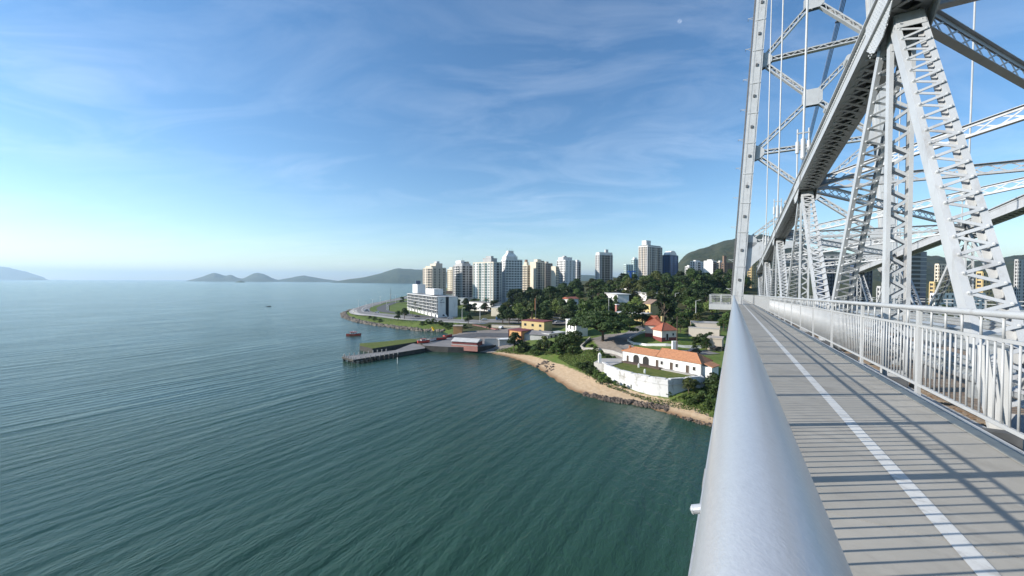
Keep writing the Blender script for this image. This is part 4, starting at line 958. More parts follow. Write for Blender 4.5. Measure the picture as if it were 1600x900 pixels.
r_ = tower('apartment_tower', 'cream apartment slab with blank lit gable, centre of the cream blocks', 828, 837, 851, 409, 460, 11, 'cream', 40, None, dict(cols=4, bal=(1,), balm='bgrey'), pent=[(.3, .75, .2, .8, 4, 'cream'), (.8, 1, .1, .9, 2.5, 'tan')])
r_ = tower('apartment_tower', 'tan apartment block behind the cream slabs', 846, 852, 863, 411, 520, 12, 'tan', 35, dict(cols=2), dict(cols=4), pent=[(.3, .6, .3, .7, 3, 'tan')])
r_ = tower('apartment_tower', 'narrow cream block standing lower beside the white slab', 861, 868, 873, 416, 450, 12, 'cream', 45, None, dict(cols=2))
r_ = tower('apartment_tower', 'white apartment slab with blank shaded gable above the dark trees', 870, 883, 899, 406, 460, 14, 'bwhite', 38, dict(cols=4), dict(cols=3, w=1.0), pent=[(.05, .9, .3, .9, 4.5, 'bwhite'), (.2, .4, .35, .6, 6, 'bgrey')])
r_ = tower('apartment_tower', 'slim white block tucked behind the white slab', 897, 901, 907, 408, 500, 14, 'bwhite', 35, dict(cols=2), dict(cols=2, bal=(1,)), pent=[(.2, .8, .2, .8, 2.5, 'bwhite')])
r_ = tower('apartment_tower', 'lone grey and white tower with central balcony column over the wood', 930, 936, 957, 397, 470, 22, 'bgrey', 25, dict(cols=2), dict(cols=5, bal=(1, 2, 3), balm='tan'), pent=[(.02, .98, .05, .95, 3.2, 'bwhite'), (.55, .75, .3, .6, 7, 'bgrey')], trim='bwhite')
r_ = tower('apartment_tower', 'low pale teal block half hidden by treetops', 974, 978, 989, 413, 560, 30, 'teal', 30, dict(cols=2), dict(cols=3))
r_ = tower('apartment_tower', 'narrow pale teal tower left of the tallest tower', 986, 990, 998, 405, 580, 30, 'teal', 30, dict(cols=2), dict(cols=3), pent=[(.2, .7, .2, .8, 3.5, 'bwhite')])
r_ = tower('apartment_tower', 'tallest pale tower with white lift house over the wooded park', 997, 1011, 1034, 384, 470, 29, 'beige', 38, dict(cols=5, w=1.0, h=1.5), dict(cols=7, bal=(2, 5), balm='bgrey', w=1.5), pent=[(.1, .95, .1, .95, 2.2, 'bgrey'), (.1, .4, .3, .8, 8, 'bwhite')], trim='bwhite')
r_ = tower('apartment_tower', 'dark blue tower with white arched roof top', 1034, 1046, 1059, 398, 490, 29, 'blue', 38, dict(cols=3, w=1.3), dict(cols=4, w=1.3), trim='navy')
root, u, v, w, d, hgt = r_; mb = MB(); n_ = 12; c0 = u * w * .5 + v * d * .5
prof = [(math.cos(t), max(0, math.sin(t)) * 6.5) for t in np.linspace(0, math.pi, n_)]
mb.add([c0 + u * w * .42 * p[0] + v * d * .4 * q + Vector((0, 0, hgt - .8 + p[1])) for q in (-1, 1) for p in prof], [tuple(range(n_)), tuple(range(2 * n_ - 1, n_ - 1, -1))] + [(i, n_ + i, n_ + i + 1, i + 1) for i in range(n_ - 1)]); mb.build('arched_roof', M['bwhite'], root)
G1 = 'white apartment blocks below the hill'
for lab, a in (('lowest white block left of the white apartment group', (1070, 1076, 1082, 416, 520)), ('middle white block of the group below the hill', (1078, 1085, 1099, 408, 500)), ('tall white block with blank bright gable below the hill', (1099, 1113, 1119, 407, 480)), ('beige block at the right end of the white group', (1119, 1124, 1131, 409, 480))):
    tower('apartment_block', lab, *a, 32, 'bwhite' if 'beige' not in lab else 'beige', 40, dict(cols=2) if 'blank' not in lab else None, dict(cols=3, bal=(1,)), group=G1, pent=[(.2, .7, .2, .7, 2.4, 'bwhite')])
r_ = tower('apartment_block', 'dark brown block with narrow lift tower beside the bridge tower', 1127, 1131, 1152, 410, 470, 32, 'brown', 30, dict(cols=2), dict(cols=5, w=1.6), group=G1, pent=[(.02, .2, .2, .8, 9, 'brown')])
r_ = tower('apartment_tower', 'yellow apartment tower seen through the bridge portal', 1168, 1174, 1186, 390, 420, 20, 'yellow', 35, dict(cols=2), dict(cols=4))
G2 = 'city buildings seen through the truss'
for lab, a, m, fs in (('dark glass office tower seen between truss diagonals', (1403, 1408, 1447, 392, 260, 8), 'navy', dict(cols=1, w=10, h=1.4, band='bgrey')),
                  ('dark blue office block low behind the second truss post', (1277, 1284, 1303, 405, 300, 8), 'navy', dict(cols=5, w=1.8)),
                  ('blue grey office block beside the portal haunch', (1328, 1334, 1362, 414, 280, 8), 'navy', dict(cols=5, w=2.0)),
                  ('ochre long building low behind the truss', (1452, 1460, 1500, 440, 300, 9), 'yellow', dict(cols=9, w=1.3)),
                  ('pale ochre tall block behind the truss', (1460, 1466, 1484, 412, 330, 9), 'cream', dict(cols=4)),
                  ('cream stepped block right of the ochre building', (1490, 1497, 1530, 416, 320, 9), 'cream', dict(cols=6)),
                  ('ochre block with small windows near the frame edge', (1525, 1535, 1572, 424, 300, 9), 'yellow', dict(cols=7)),
                  ('grey block at the right frame edge', (1585, 1590, 1640, 405, 330, 9), 'bgrey', dict(cols=8)),
                  ('white low block behind the far railing', (1455, 1460, 1540, 458, 250, 8), 'bwhite', dict(cols=10)),
                  ('grey low block behind the far truss foot', (1370, 1376, 1410, 447, 260, 8), 'bgrey', dict(cols=6))):
    tower('office_building', lab, *a, m, 15, dict(cols=2) , fs, group=G2, fh=3.0)

# ------------------------------------------------------------------ lower buildings
def wall_box(root, org, u, L, dep, h, m, name='wall', z0=-1.5):
    v = Vector((-u.y, u.x, 0)); mb = MB(); mb.prism([tuple(p.xy) for p in (org, org + u * L, org + u * L + v * dep, org + v * dep)], z0, h); return mb.build(name, M[m], root)
def hip_roof(root, org, u, L, dep, h, rise, m, over=.35, hipfrac=.5, name='roof', l_hip=True, r_hip=True):
    v = Vector((-u.y, u.x, 0)); A = org - u * over - v * over; Lx, Dy = L + 2 * over, dep + 2 * over
    c = [A, A + u * Lx, A + u * Lx + v * Dy, A + v * Dy]; hp = Dy * hipfrac
    r0 = A + v * Dy / 2 + u * (hp if l_hip else 0); r1 = A + v * Dy / 2 + u * (Lx - (hp if r_hip else 0))
    z = Vector((0, 0, h)); vs_ = [p + z for p in c] + [r0 + z + Vector((0, 0, rise)), r1 + z + Vector((0, 0, rise))]
    mb = MB(); lo = [p - Vector((0, 0, .14)) for p in vs_[:4]]
    mb.add(vs_, [(0, 1, 5, 4), (1, 2, 5), (2, 3, 4, 5), (3, 0, 4)]); mb.add(vs_[:4] + lo, [(0, 4, 5, 1), (1, 5, 6, 2), (2, 6, 7, 3), (3, 7, 4, 0), (7, 6, 5, 4)])
    o = mb.build(name, M[m], root)
    rm = MB(); rm.tube(vs_[4], vs_[5], .13, None, 6)
    for a, b in ((0, 4), (3, 4), (1, 5), (2, 5)): rm.tube(vs_[a], vs_[b], .11, None, 6)
    rm.build('ridge_tiles', M[m], o); return o
def opening(root, org, u, t, z, w, h, name='door', m='black', arch=False, fr='frame'):
    v = Vector((-u.y, u.x, 0)); n = -v; P0 = org + u * t + Vector((0, 0, z)); mb = MB(); pts = [(-w / 2, 0), (w / 2, 0), (w / 2, h)]
    if arch: pts = [(-w / 2, 0), (w / 2, 0), (w / 2, h - w / 2)] + [(w / 2 * math.cos(a), h - w / 2 + w / 2 * math.sin(a)) for a in np.linspace(.3, math.pi - .3, 7)] + [(-w / 2, h - w / 2)]
    else: pts += [(-w / 2, h)]
    k = len(pts); mb.add([P0 + u * p[0] + Vector((0, 0, p[1])) + n * .012 for p in pts], [tuple(range(k))], 0)
    for i in range(k):
        if i == 0 and name != 'window': continue
        a, b = pts[i], pts[(i + 1) % k]; mb.bar(P0 + u * a[0] + Vector((0, 0, a[1])) + n * .04, P0 + u * b[0] + Vector((0, 0, b[1])) + n * .04, .09, .12, n, 1, .04)
    return mb.build(name, [M[m], M[fr]], root)

# fort barracks: long white house with a clay roof
fz_ = 6.3
A = U(973, 563, fz_); B = U(1094.5, 586.5, fz_); u = (B - A); L = u.length; u.normalize(); v = Vector((-u.y, u.x, 0))
fb = thing('fort_barracks', 'long white fort building with orange clay tile roof and two arches', 'building', (A.x, A.y, fz_))
O = Vector((0, 0, 0)); wall_box(fb, O, u, L, 5.6, 3.35, 'white')
hip_roof(fb, O, u, L * .52, 5.6, 3.36, 1.35, 'tile', r_hip=False); hip_roof(fb, O + u * L * .485, u, L * .515, 6.6, 3.42, 2.15, 'tile', l_hip=False, hipfrac=.42)
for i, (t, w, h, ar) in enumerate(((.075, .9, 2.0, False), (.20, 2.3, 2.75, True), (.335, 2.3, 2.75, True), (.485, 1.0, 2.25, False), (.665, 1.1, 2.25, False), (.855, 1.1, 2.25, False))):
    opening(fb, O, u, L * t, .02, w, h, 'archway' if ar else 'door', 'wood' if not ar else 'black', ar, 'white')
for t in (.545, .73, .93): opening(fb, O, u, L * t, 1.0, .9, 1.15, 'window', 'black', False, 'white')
wall_box(fb, O + u * L + v * 1.2, u, 2.6, 4.2, 2.6, 'white', 'annex'); ro = MB(); P0 = O + u * (L + .02) + v * .9
ro.add([P0 + Vector((0, 0, 3.5)), P0 + u * 3.0 + Vector((0, 0, 2.7)), P0 + u * 3.0 + v * 4.8 + Vector((0, 0, 2.7)), P0 + v * 4.8 + Vector((0, 0, 3.5)), P0 + Vector((0, 0, 3.3)), P0 + u * 3.0 + Vector((0, 0, 2.5)), P0 + u * 3.0 + v * 4.8 + Vector((0, 0, 2.5)), P0 + v * 4.8 + Vector((0, 0, 3.3))], [(0, 1, 2, 3), (7, 6, 5, 4), (0, 4, 5, 1), (1, 5, 6, 2), (2, 6, 7, 3)]); ro.build('annex_roof', M['tile'], fb)
ch = MB(); cp = O + u * .8 + v * 3; ch.box(cp.x - .35, cp.x + .35, cp.y - .35, cp.y + .35, 3.6, 4.9); ch.build('chimney', M['tile'], fb)
# paved strip and timber deck in front of it
mb = MB(); mb.prism([tuple(p.xy) for p in (A + u * 1 - v * 2.2, A + u * L * .56 - v * 2.2, A + u * L * .56 - v * .05, A + u * 1 - v * .05)], 6.0, 6.45); tag(mb.build('timber_deck', M['wood']), 'low dark timber deck along the front of the fort building', 'deck')
mb = MB(); mb.prism([tuple(p.xy) for p in (A + u * L * .57 - v * 1.6, A + u * (L - 1) - v * 1.6, A + u * (L - 1) - v * .05, A + u * L * .57 - v * .05)], 5.9, 6.33); tag(mb.build('stone_path', M['concrete']), None, None, None, 'structure')

# fort rampart
ring_px = [(937, 582, 2.9), (948, 590, 2.8), (965, 598.5, 2.6), (990, 606, 2.5), (1018, 612, 2.5), (1044, 617, 2.4), (1072, 613.5, 2.6), (1103, 609, 2.8)]
ring = [U(*p) for p in ring_px]; ring.append(ring[-1] + Vector((2, 9, 0)))
inner_c = U(1040, 580, 6)
ft = thing('fort_rampart', 'curved whitewashed stone rampart wall of the small fort above the beach', 'fort wall', (ring[5].x, ring[5].y, 0))
off = Vector((ring[5].x, ring[5].y, 0))
def inward(i):
    a = ring[max(0, i - 1)]; b = ring[min(len(ring) - 1, i + 1)]; t = (b - a); t.z = 0; t.normalize(); n = Vector((-t.y, t.x, 0)); return n if n.dot(inner_c - ring[i]) > 0 else -n
def wallstrip(zs_in):  # list of (z, inset)
    mb = MB(); k = len(zs_in)
    for i, p in enumerate(ring):
        n = inward(i)
        for z, ins in zs_in: q = p + n * ins - off; mb.v.append((q.x, q.y, z))
    for i in range(len(ring) - 1):
        for j in range(k - 1): mb.f.append((i * k + j, (i + 1) * k + j, (i + 1) * k + j + 1, i * k + j + 1)); mb.m.append(0)
    mb.f += [tuple(range(k)), tuple(range((len(ring) - 1) * k + k - 1, (len(ring) - 1) * k - 1, -1))]; mb.m += [0, 0]
    return mb
wallstrip([(0.6, -.25), (4.9, .30), (4.9, .55), (4.9, 1.9), (0.6, 1.9)]).build('scarp', M['fort'], ft)
wallstrip([(4.9, .16), (5.15, .16), (5.15, .5), (4.9, .5)]).build('cordon', M['fort'], ft)
wallstrip([(5.1, .36), (6.25, .42), (6.45, .8), (6.45, 1.55), (6.0, 1.75), (5.0, 1.75)]).build('parapet', M['fort'], ft)
for i in range(len(ring) - 2):           # low caps between embrasures
    n = inward(i); a = ring[i] + (ring[i + 1] - ring[i]) * .12 + n * .55 - off; b = ring[i] + (ring[i + 1] - ring[i]) * .78 + n * .55 - off; mb = MB(); mb.bar(Vector((a.x, a.y, 6.5)) + n * .35, Vector((b.x, b.y, 6.5)) + n * .35, .95, .20, (0, 0, 1)); mb.build('merlon', M['fort'], ft)
mb = MB(); q = ring[0] - off; mb.box(q.x - .5, q.x + .4, q.y - .5, q.y + .4, 2, 9.0); mb.add([(q.x - .5, q.y - .5, 9), (q.x + .4, q.y - .5, 9), (q.x + .4, q.y + .4, 9), (q.x - .5, q.y + .4, 9), (q.x - .05, q.y - .05, 9.6)], [(0, 1, 4), (1, 2, 4), (2, 3, 4), (3, 0, 4)]); mb.build('end_pillar', M['white'], ft)
# courtyard lawn inside
yard = [ring[i] + inward(i) * 1.8 for i in range(len(ring) - 2)] + [B - v * .3 + u * 1.0, A - v * .3 - u * 2.5]
M['lawn'] = mat('mown_lawn', (0.075, 0.115, 0.026), 0.95, 0, 0, 0.8, 0.5, 6, color2=(0.15, 0.155, 0.05), spec=0.1, bdist=.05)
mb = MB(); mb.prism([(p.x, p.y) for p in yard], 2.0, 6.05); tag(mb.build('courtyard_lawn', M['lawn']), None, None, None, 'structure')
for lab, px, py in (('small white stone post on the fort lawn near the arches', 998, 574), ('small white stone post by the rampart embrasure', 1007.5, 583)):
    q = U(px, py, 6.1); mb = MB(); mb.prism([(q.x - .22, q.y - .22), (q.x + .22, q.y - .22), (q.x + .22, q.y + .22), (q.x - .22, q.y + .22)], 6.0, 7.1); mb.tube((q.x, q.y, 7.1), (q.x, q.y, 7.4), .2, .05, 8); tag(mb.build('stone_post', M['white']), lab, 'post', 'white posts on the fort lawn')
# entrance terrace left of the fort
q = [U(px, py, 6.0) for px, py in ((928, 567), (940, 561), (972, 561), (975, 566), (955, 572), (940, 570))]; mb = MB(); mb.prism([(p.x, p.y) for p in q][::1], 3.0, 6.25); tag(mb.build('stone_terrace', M['pave']), 'pale stone terrace at the left end of the fort', 'terrace')

# keeper's house and annex on the lawn
def house(name, label, pl, pr, z, dep, h, rise, wallm, roofm, plinth=None, doors=(), wins=(), rotfix=None):
    A = U(*pl, z); B = U(*pr, z); u = (B - A); L = u.length; u.normalize(); r = thing(name, label, 'house', (A.x, A.y, z)); O = Vector((0, 0, 0))
    wall_box(r, O, u, L, dep, h, wallm); hip_roof(r, O, u, L, dep, h + .01, rise, roofm, .5)
    if plinth: wall_box(r, O - u * .04 - Vector((-u.y, u.x, 0)) * .04, u, L + .08, dep + .08, .95, plinth, 'plinth')
    for t, w, hh in doors: opening(r, O - Vector((-u.y, u.x, 0)) * .05, u, L * t, .02, w, hh, 'door', 'black', False, 'white')
    for t, zz, w, hh in wins: opening(r, O, u, L * t, zz, w, hh, 'window', 'glass', False, 'white')
    return r, u, L
M['pale'] = mat('pale_pink_render', (0.70, 0.61, 0.52), 0.85, 0, 0.05, 0.5)
house('lawn_house', 'larger pale house with steep red tile roof on the round lawn', (1008, 524), (1034, 525.5), 11.4, 9, 4.3, 3.4, 'pale', 'tile_red', 'redpaint')
house('lawn_annex', 'small pale annex with red pyramid roof in front of the larger house', (1034, 531.5), (1056.5, 530.5), 11.2, 5.2, 3.6, 2.6, 'pale', 'tile_red', 'redpaint', doors=((.36, 1.0, 2.4),), wins=((.78, 1.5, .9, 1.0),))
ch = U(1044, 522, 11); mb = MB(); mb.box(ch.x - .5, ch.x + .5, ch.y + 6, ch.y + 7, 11, 18.0); tag(mb.build('chimney_stack', M['yellow']), 'square ochre chimney stack behind the red roofed annex', 'chimney')
# curved white kerb wall round the lawn
kp = [U(px, py, z) for px, py, z in [(1018, 513, 11.8), (1000, 518, 11.3), (985, 524, 10.8), (981, 530, 10.2), (990, 535.5, 9.8), (1010, 539, 9.6), (1040, 541.5, 9.5), (1070, 543, 9.4), (1095, 544.5, 9.2), (1108, 541, 9.6), (1112, 533, 10.4)]]
mb = MB()
for i in range(len(kp) - 1):
    a, b = kp[i], kp[i + 1]; za, zb_ = H(a.x, a.y), H(b.x, b.y); mb.bar((a.x, a.y, za + .15), (b.x, b.y, zb_ + .15), .35, 1.5, (0, 0, 1), 0, .1)
tag(mb.build('lawn_wall', M['white']), 'low curved white retaining wall around the house lawn', 'wall')
q = U(1054, 547, 9); mb = MB(); mb.prism([(q.x - .9, q.y - .5), (q.x + .9, q.y - .5), (q.x + .9, q.y + .5), (q.x - .9, q.y + .5)], 8, 12.2); tag(mb.build('gate_pillar', M['white']), 'square white block standing on the lawn wall behind the fort roof', 'pillar')

# ------------------------------------------------------------------ ribbons: roads and paths
def ribbon(name, pts, width, m, dz=.08, edge=False):
    pts = [Vector((p.x, p.y, 0)) for p in pts]; dens = []
    for i in range(len(pts) - 1):
        k = max(2, int((pts[i + 1] - pts[i]).length / 4)); p0 = pts[max(0, i - 1)]; p1 = pts[i]; p2 = pts[i + 1]; p3 = pts[min(len(pts) - 1, i + 2)]
        for j in range(k):
            t = j / k; dens.append(.5 * ((2 * p1) + (p2 - p0) * t + (2 * p0 - 5 * p1 + 4 * p2 - p3) * t * t + (3 * p1 - p0 - 3 * p2 + p3) * t ** 3))
    dens.append(pts[-1]); mb = MB(); nc = 5; vx, vy = [], []
    for i, p in enumerate(dens):
        t = dens[min(len(dens) - 1, i + 1)] - dens[max(0, i - 1)]; t.normalize(); n = Vector((-t.y, t.x, 0))
        for c in range(nc): q = p + n * width * (c / (nc - 1) - .5); vx.append(q.x); vy.append(q.y)
    hz = terrain_h(vx, vy)
    hz = hz.reshape(-1, nc); hz = np.maximum(hz, hz.mean(1)[:, None] - .1) + dz
    mb.v = list(zip(vx, vy, hz.ravel().tolist()))
    for i in range(len(dens) - 1):
        for c in range(nc - 1): a = i * nc + c; mb.f.append((a, a + nc, a + nc + 1, a + 1)); mb.m.append(0)
    return tag(mb.build(name, m), None, None, None, 'structure')
def PX(l): return [U(*a) for a in l]
ring_road = PX([(655, 463.5, 3), (620, 468.5, 3), (590, 474.5, 3), (570, 480, 3), (566, 486, 3), (580, 490, 3), (610, 493.5, 3.1), (650, 497, 3.2), (700, 500, 3.4), (760, 502.5, 4), (830, 504.5, 4.7), (900, 503, 7)])
ribbon('promenade', PX([(652, 462, 3), (612, 467.5, 3), (576, 475, 3), (556, 482, 3), (552, 487, 3), (565, 491.5, 3), (590, 494.5, 3), (640, 499.5, 3), (690, 503, 3.2), (760, 506.5, 3.8)]), 7, M['pave'], .10)
ribbon('road', ring_road, 15, M['asphalt_worn'], .14)
ribbon('road_line', ring_road, .5, M['mark_white'], .17)
ribbon('inner_road', PX([(650, 469, 3), (615, 474, 3), (598, 480, 3), (600, 486, 3), (625, 490.5, 3.1), (660, 494.5, 3.3), (710, 497.5, 3.5)]), 10, M['asphalt'], .20)
ribbon('lane', PX([(1020, 508, 12), (995, 514, 11), (975, 524, 10), (972, 535, 9), (990, 545, 9), (1040, 550, 8.8), (1085, 552, 8.7), (1115, 550, 8.8)]), 5.5, M['asphalt_worn'], .12)
ribbon('yard_asphalt', PX([(700, 531, 2.5), (740, 524, 2.8), (790, 524, 3.1), (815, 526, 3.4)]), 15, M['asphalt'], .10)
ribbon('far_road', PX([(760, 499, 4.5), (820, 499, 5), (880, 497, 7), (950, 498, 10)]), 9, M['asphalt_worn'], .15)
# pale parapet wall stepping down beside the slope path
sp = PX([(922, 530, 8), (908, 538, 7.4), (912, 542, 7), (935, 548, 6.6), (958, 554, 6.3), (973, 559, 6.2)])
mb = MB()
for i in range(len(sp) - 1):
    a, b = sp[i], sp[i + 1]; mb.bar((a.x, a.y, H(a.x, a.y) + .3), (b.x, b.y, H(b.x, b.y) + .3), .5, 1.6, (0, 0, 1), 0, .15)
tag(mb.build('slope_wall', M['pave']), 'pale stepped parapet wall running down the grass slope to the fort', 'wall')

# ------------------------------------------------------------------ quay, pier, grass mole
qp = PX([(664, 540.5, 2.4), (700, 542.5, 2.4), (737, 543, 2.4), (770, 540, 2.4), (790, 536, 2.6), (790, 528, 2.6), (700, 526, 2.5), (672, 529, 2.4), (650, 531.5, 2.4)])
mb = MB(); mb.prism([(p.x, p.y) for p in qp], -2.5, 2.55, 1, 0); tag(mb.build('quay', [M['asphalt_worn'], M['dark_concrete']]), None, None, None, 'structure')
pp = PX([(552, 561, 2.0), (664, 543, 2.0), (664, 538, 2.0), (645, 535.5, 2.0), (618, 546, 2.0), (534, 556, 2.0)])
pr = thing('pier', 'long dark concrete pier with mooring posts reaching into the bay', 'pier', (pp[0].x, pp[0].y, 0)); o_ = Vector((pp[0].x, pp[0].y, 0))
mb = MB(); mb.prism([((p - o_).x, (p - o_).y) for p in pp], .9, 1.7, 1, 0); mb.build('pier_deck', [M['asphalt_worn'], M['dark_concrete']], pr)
mb = MB(); q = [pp[1], pp[2], pp[3], pp[4]]; lo = [(p - o_) for p in (pp[1] * .3 + pp[0] * .7, pp[1], pp[2], pp[3], pp[4] * .8 + pp[5] * .2)]; mb.prism([(p.x, p.y) for p in lo], -2, .91); mb.build('underside_shade', M['dark_concrete'], pr)  # solid dark wall added to stand for the shade under the pier deck
pe = pp[0] - o_; pd = (pp[5] - pp[0]); pe2 = pd
ax = (pp[4] - pp[5]).normalized(); nb = (pp[5] - pp[0]); wl = nb.length; nb.normalize(); Lp = (pp[4] - pp[5]).length
for i in range(10):
    for e, nm in ((0.03, 'front'), (.97, 'rear')):
        p = (pp[0] if e < .5 else pp[5]) - o_ + ax * (1.0 + i * Lp * .085); p = p + nb * (.25 if e < .5 else -.25)
        k = MB(); k.tube((p.x, p.y, -2), (p.x, p.y, 1.35), .22, None, 7); k.build('pile', M['dark_concrete'], pr)
        k = MB(); k.tube((p.x, p.y, 1.65), (p.x, p.y, 2.6), .2, .17, 7); k.tube((p.x, p.y, 2.6), (p.x, p.y, 2.75), .24, .2, 7); k.build('mooring_post', M['pave'], pr)
for i in range(5):
    p = pp[0] - o_ + nb * wl * (i + .5) / 5 + ax * .3; k = MB(); k.tube((p.x, p.y, -2), (p.x, p.y, 1.35), .22, None, 7); k.build('pile', M['dark_concrete'], pr); k = MB(); k.tube((p.x, p.y, 1.65), (p.x, p.y, 2.6), .2, .17, 7); k.build('mooring_post', M['pave'], pr)
gp = PX([(562, 541, 1.9), (582, 545.5, 1.9), (650, 535, 1.9), (660, 530, 1.9), (640, 530.5, 1.9), (600, 534.5, 1.9), (562, 537.5, 1.9)])
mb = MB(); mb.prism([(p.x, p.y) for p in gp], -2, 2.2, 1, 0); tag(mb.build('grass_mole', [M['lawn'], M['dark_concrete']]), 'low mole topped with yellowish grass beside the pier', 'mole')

# rocks along the water
def rock_mesh(seed):
    r = random.Random(seed); mb = MB(); t = (1 + 5 ** .5) / 2
    vs_ = [(-1, t, 0), (1, t, 0), (-1, -t, 0), (1, -t, 0), (0, -1, t), (0, 1, t), (0, -1, -t), (0, 1, -t), (t, 0, -1), (t, 0, 1), (-t, 0, -1), (-t, 0, 1)]
    vs_ = [Vector(v) * .53 * r.uniform(.65, 1.15) for v in vs_]
    fs = [(0, 11, 5), (0, 5, 1), (0, 1, 7), (0, 7, 10), (0, 10, 11), (1, 5, 9), (5, 11, 4), (11, 10, 2), (10, 7, 6), (7, 1, 8), (3, 9, 4), (3, 4, 2), (3, 2, 6), (3, 6, 8), (3, 8, 9), (4, 9, 5), (2, 4, 11), (6, 2, 10), (8, 6, 7), (9, 8, 1)]
    return vs_, fs
RK = [rock_mesh(i) for i in range(6)]
def rocks(name, label, pts, n, smin, smax, spread, m, hscale=.7, lift=0.0):
    mb = MB(); P_ = [Vector((p.x, p.y, 0)) for p in pts]; ln = [(P_[i + 1] - P_[i]).length for i in range(len(P_) - 1)]; tot = sum(ln)
    for i in range(n):
        t = random.random() * tot; j = 0
        while t > ln[j] and j < len(ln) - 1: t -= ln[j]; j += 1
        e = (P_[j + 1] - P_[j]).normalized(); nn = Vector((-e.y, e.x, 0)); p = P_[j] + e * t + nn * random.uniform(*spread); s = random.uniform(smin, smax) * random.uniform(.7, 1.2)
        z = max(H(p.x, p.y), -.2) + s * .1 + lift; vs_, fs = RK[i % 6]; rot = Matrix.Rotation(random.uniform(0, 6.28), 3, 'Z') @ Matrix.Rotation(random.uniform(-.5, .5), 3, 'X')
        mb.add([rot @ Vector((q.x * s, q.y * s * .8, q.z * s * hscale)) + Vector((p.x, p.y, z)) for q in vs_], fs)
    return tag(mb.build(name, m), label, None, None, 'stuff')
rip = [U(px, py, 0) for px, py in [(548, 484), (534, 490), (537, 496), (556, 503), (585, 508), (620, 513), (655, 517), (692, 518)]]
rocks('riprap', 'brown boulder riprap below the road embankment', rip, 1500, .6, 1.6, (-1.0, 3.6), M['rock_pale'])
rocks('shore_rocks', 'dark boulders at the water line below the fort', [U(px, py, 0) for px, py in [(908, 617), (930, 622.5), (950, 627), (985, 632), (1020, 638), (1042, 643)]], 420, .18, .62, (-.5, 2.4), M['rock'])
rocks('beach_rocks', 'cluster of dark rocks and driftwood on the sand', [U(px, py, 1) for px, py in [(834, 570), (848, 566), (860, 572), (858, 578)]], 70, .22, .7, (-1.5, 1.5), M['rock'])
rocks('beach_pebbles', 'stones along the top of the sandy beach', [U(px, py, 1.2) for px, py in [(915, 592), (950, 606), (1000, 620), (1050, 632), (1090, 642), (1118, 653)]], 160, .12, .32, (-.8, .8), M['rock_pale'])
rocks('waterline_rocks', 'few dark stones at the water edge near the walkway', [U(px, py, 0) for px, py in [(1040, 647), (1060, 652), (1100, 664), (1116, 667)]], 70, .2, .5, (-.5, 1.0), M['rock'])
# ------------------------------------------------------------------ more buildings on the shore
def slab_building(name, label, pl, pr, z, dep, ytop=None, h=None, m='bwhite', roofm='roofgrey', cols=0, floors=1, fh=3.0, w=1.4, wh=1.3, glass='glass', gable=False, cat='building', roofover=.2, group=None, rise=0.0):
    A = U(*pl, z); B = U(*pr, z); u = B - A; L = u.length; u.normalize(); v = Vector((-u.y, u.x, 0)); r = thing(name, label, cat, (A.x, A.y, z), 0, group); O = Vector((0, 0, 0))
    wall_box(r, O, u, L, dep, h, m)
    if rise > 0:
        ov = roofover; mb = MB(); c = [O - u * ov - v * ov, O + u * (L + ov) - v * ov, O + u * (L + ov) + v * (dep + ov), O - u * ov + v * (dep + ov)]; top = [O - u * ov + v * dep / 2, O + u * (L + ov) + v * dep / 2]
        Z = Vector((0, 0, h + .01)); mb.add([p + Z for p in c] + [p + Z + Vector((0, 0, rise)) for p in top], [(0, 1, 5, 4), (2, 3, 4, 5), (1, 2, 5), (3, 0, 4), (3, 2, 1, 0)]); mb.build('roof', M[roofm], r)
    else:
        mb = MB(); mb.prism([tuple(p.xy) for p in (O - u * roofover - v * roofover, O + u * (L + roofover) - v * roofover, O + u * (L + roofover) + v * (dep + roofover), O - u * roofover + v * (dep + roofover))], h + .01, h + .35); mb.build('roof', M[roofm], r)
    if cols:
        ms = wmesh(w, wh, glass)
        for f in range(floors):
            for c in range(cols): link('window', ms, r, face_matrix(O, u, -v, L * (c + .5) / cols, .9 + f * fh))
    return r, u, v, L
# white office block with a screen of fins
r, u, v, L = slab_building('office_block', 'white five storey office block with gridded facade at the promenade', (637, 484.5), (684, 496.5), 3.4, 17, h=16.6, m='bwhite', roofm='bgrey', cols=0)
O = Vector((0, 0, 0)); n = -v
for f in range(6):
    mb = MB(); mb.frame(u * L / 2 + n * .45 + Vector((0, 0, 2.9 + f * 2.75)), u * L / 2, n * .45, (0, 0, .13)); mb.build('floor_slab', M['bwhite'], r)
    if f < 5:
        g = MB(); g.frame(u * L / 2 + n * .04 + Vector((0, 0, 2.9 + f * 2.75 + 1.38)), u * (L / 2 - .2), n * .04, (0, 0, 1.2)); g.build('glazing', M['glass'], r)
        for c in range(22):
            k = MB(); k.frame(u * (L * (c + .5) / 22) + n * .42 + Vector((0, 0, 2.9 + f * 2.75 + 1.05)), u * (.16 if c % 3 else .3), n * .36, (0, 0, .92)); k.build('fin', M['bwhite'], r)
for c in range(9):
    k = MB(); k.frame(u * (L * (c + .5) / 9) + n * .5 + Vector((0, 0, 1.2)), u * .3, n * .3, (0, 0, 1.6)); k.build('column', M['bwhite'], r)
for a, b, hh, mm in ((.08, .26, 8.5, 'bwhite'), (.55, .8, 5.0, 'bwhite')):
    k = MB(); k.frame(u * L * (a + b) / 2 + v * 7 + Vector((0, 0, 17.8 + hh / 2)), u * L * (b - a) / 2, v * 4, (0, 0, hh / 2)); k.build('roof_house', M[mm], r)
k = MB(); k.frame(u * L * .16 + v * 6 + Vector((0, 0, 28)), u * 1.8, v * 2.2, (0, 0, 1.7)); k.build('sign_box', M['navy'], r)
k = MB(); k.frame(u * (L + .04) + v * 8.0 + Vector((0, 0, 8.8)), u * .05, v * 1.3, (0, 0, 8.3)); k.build('stair_strip', M['glass'], r)
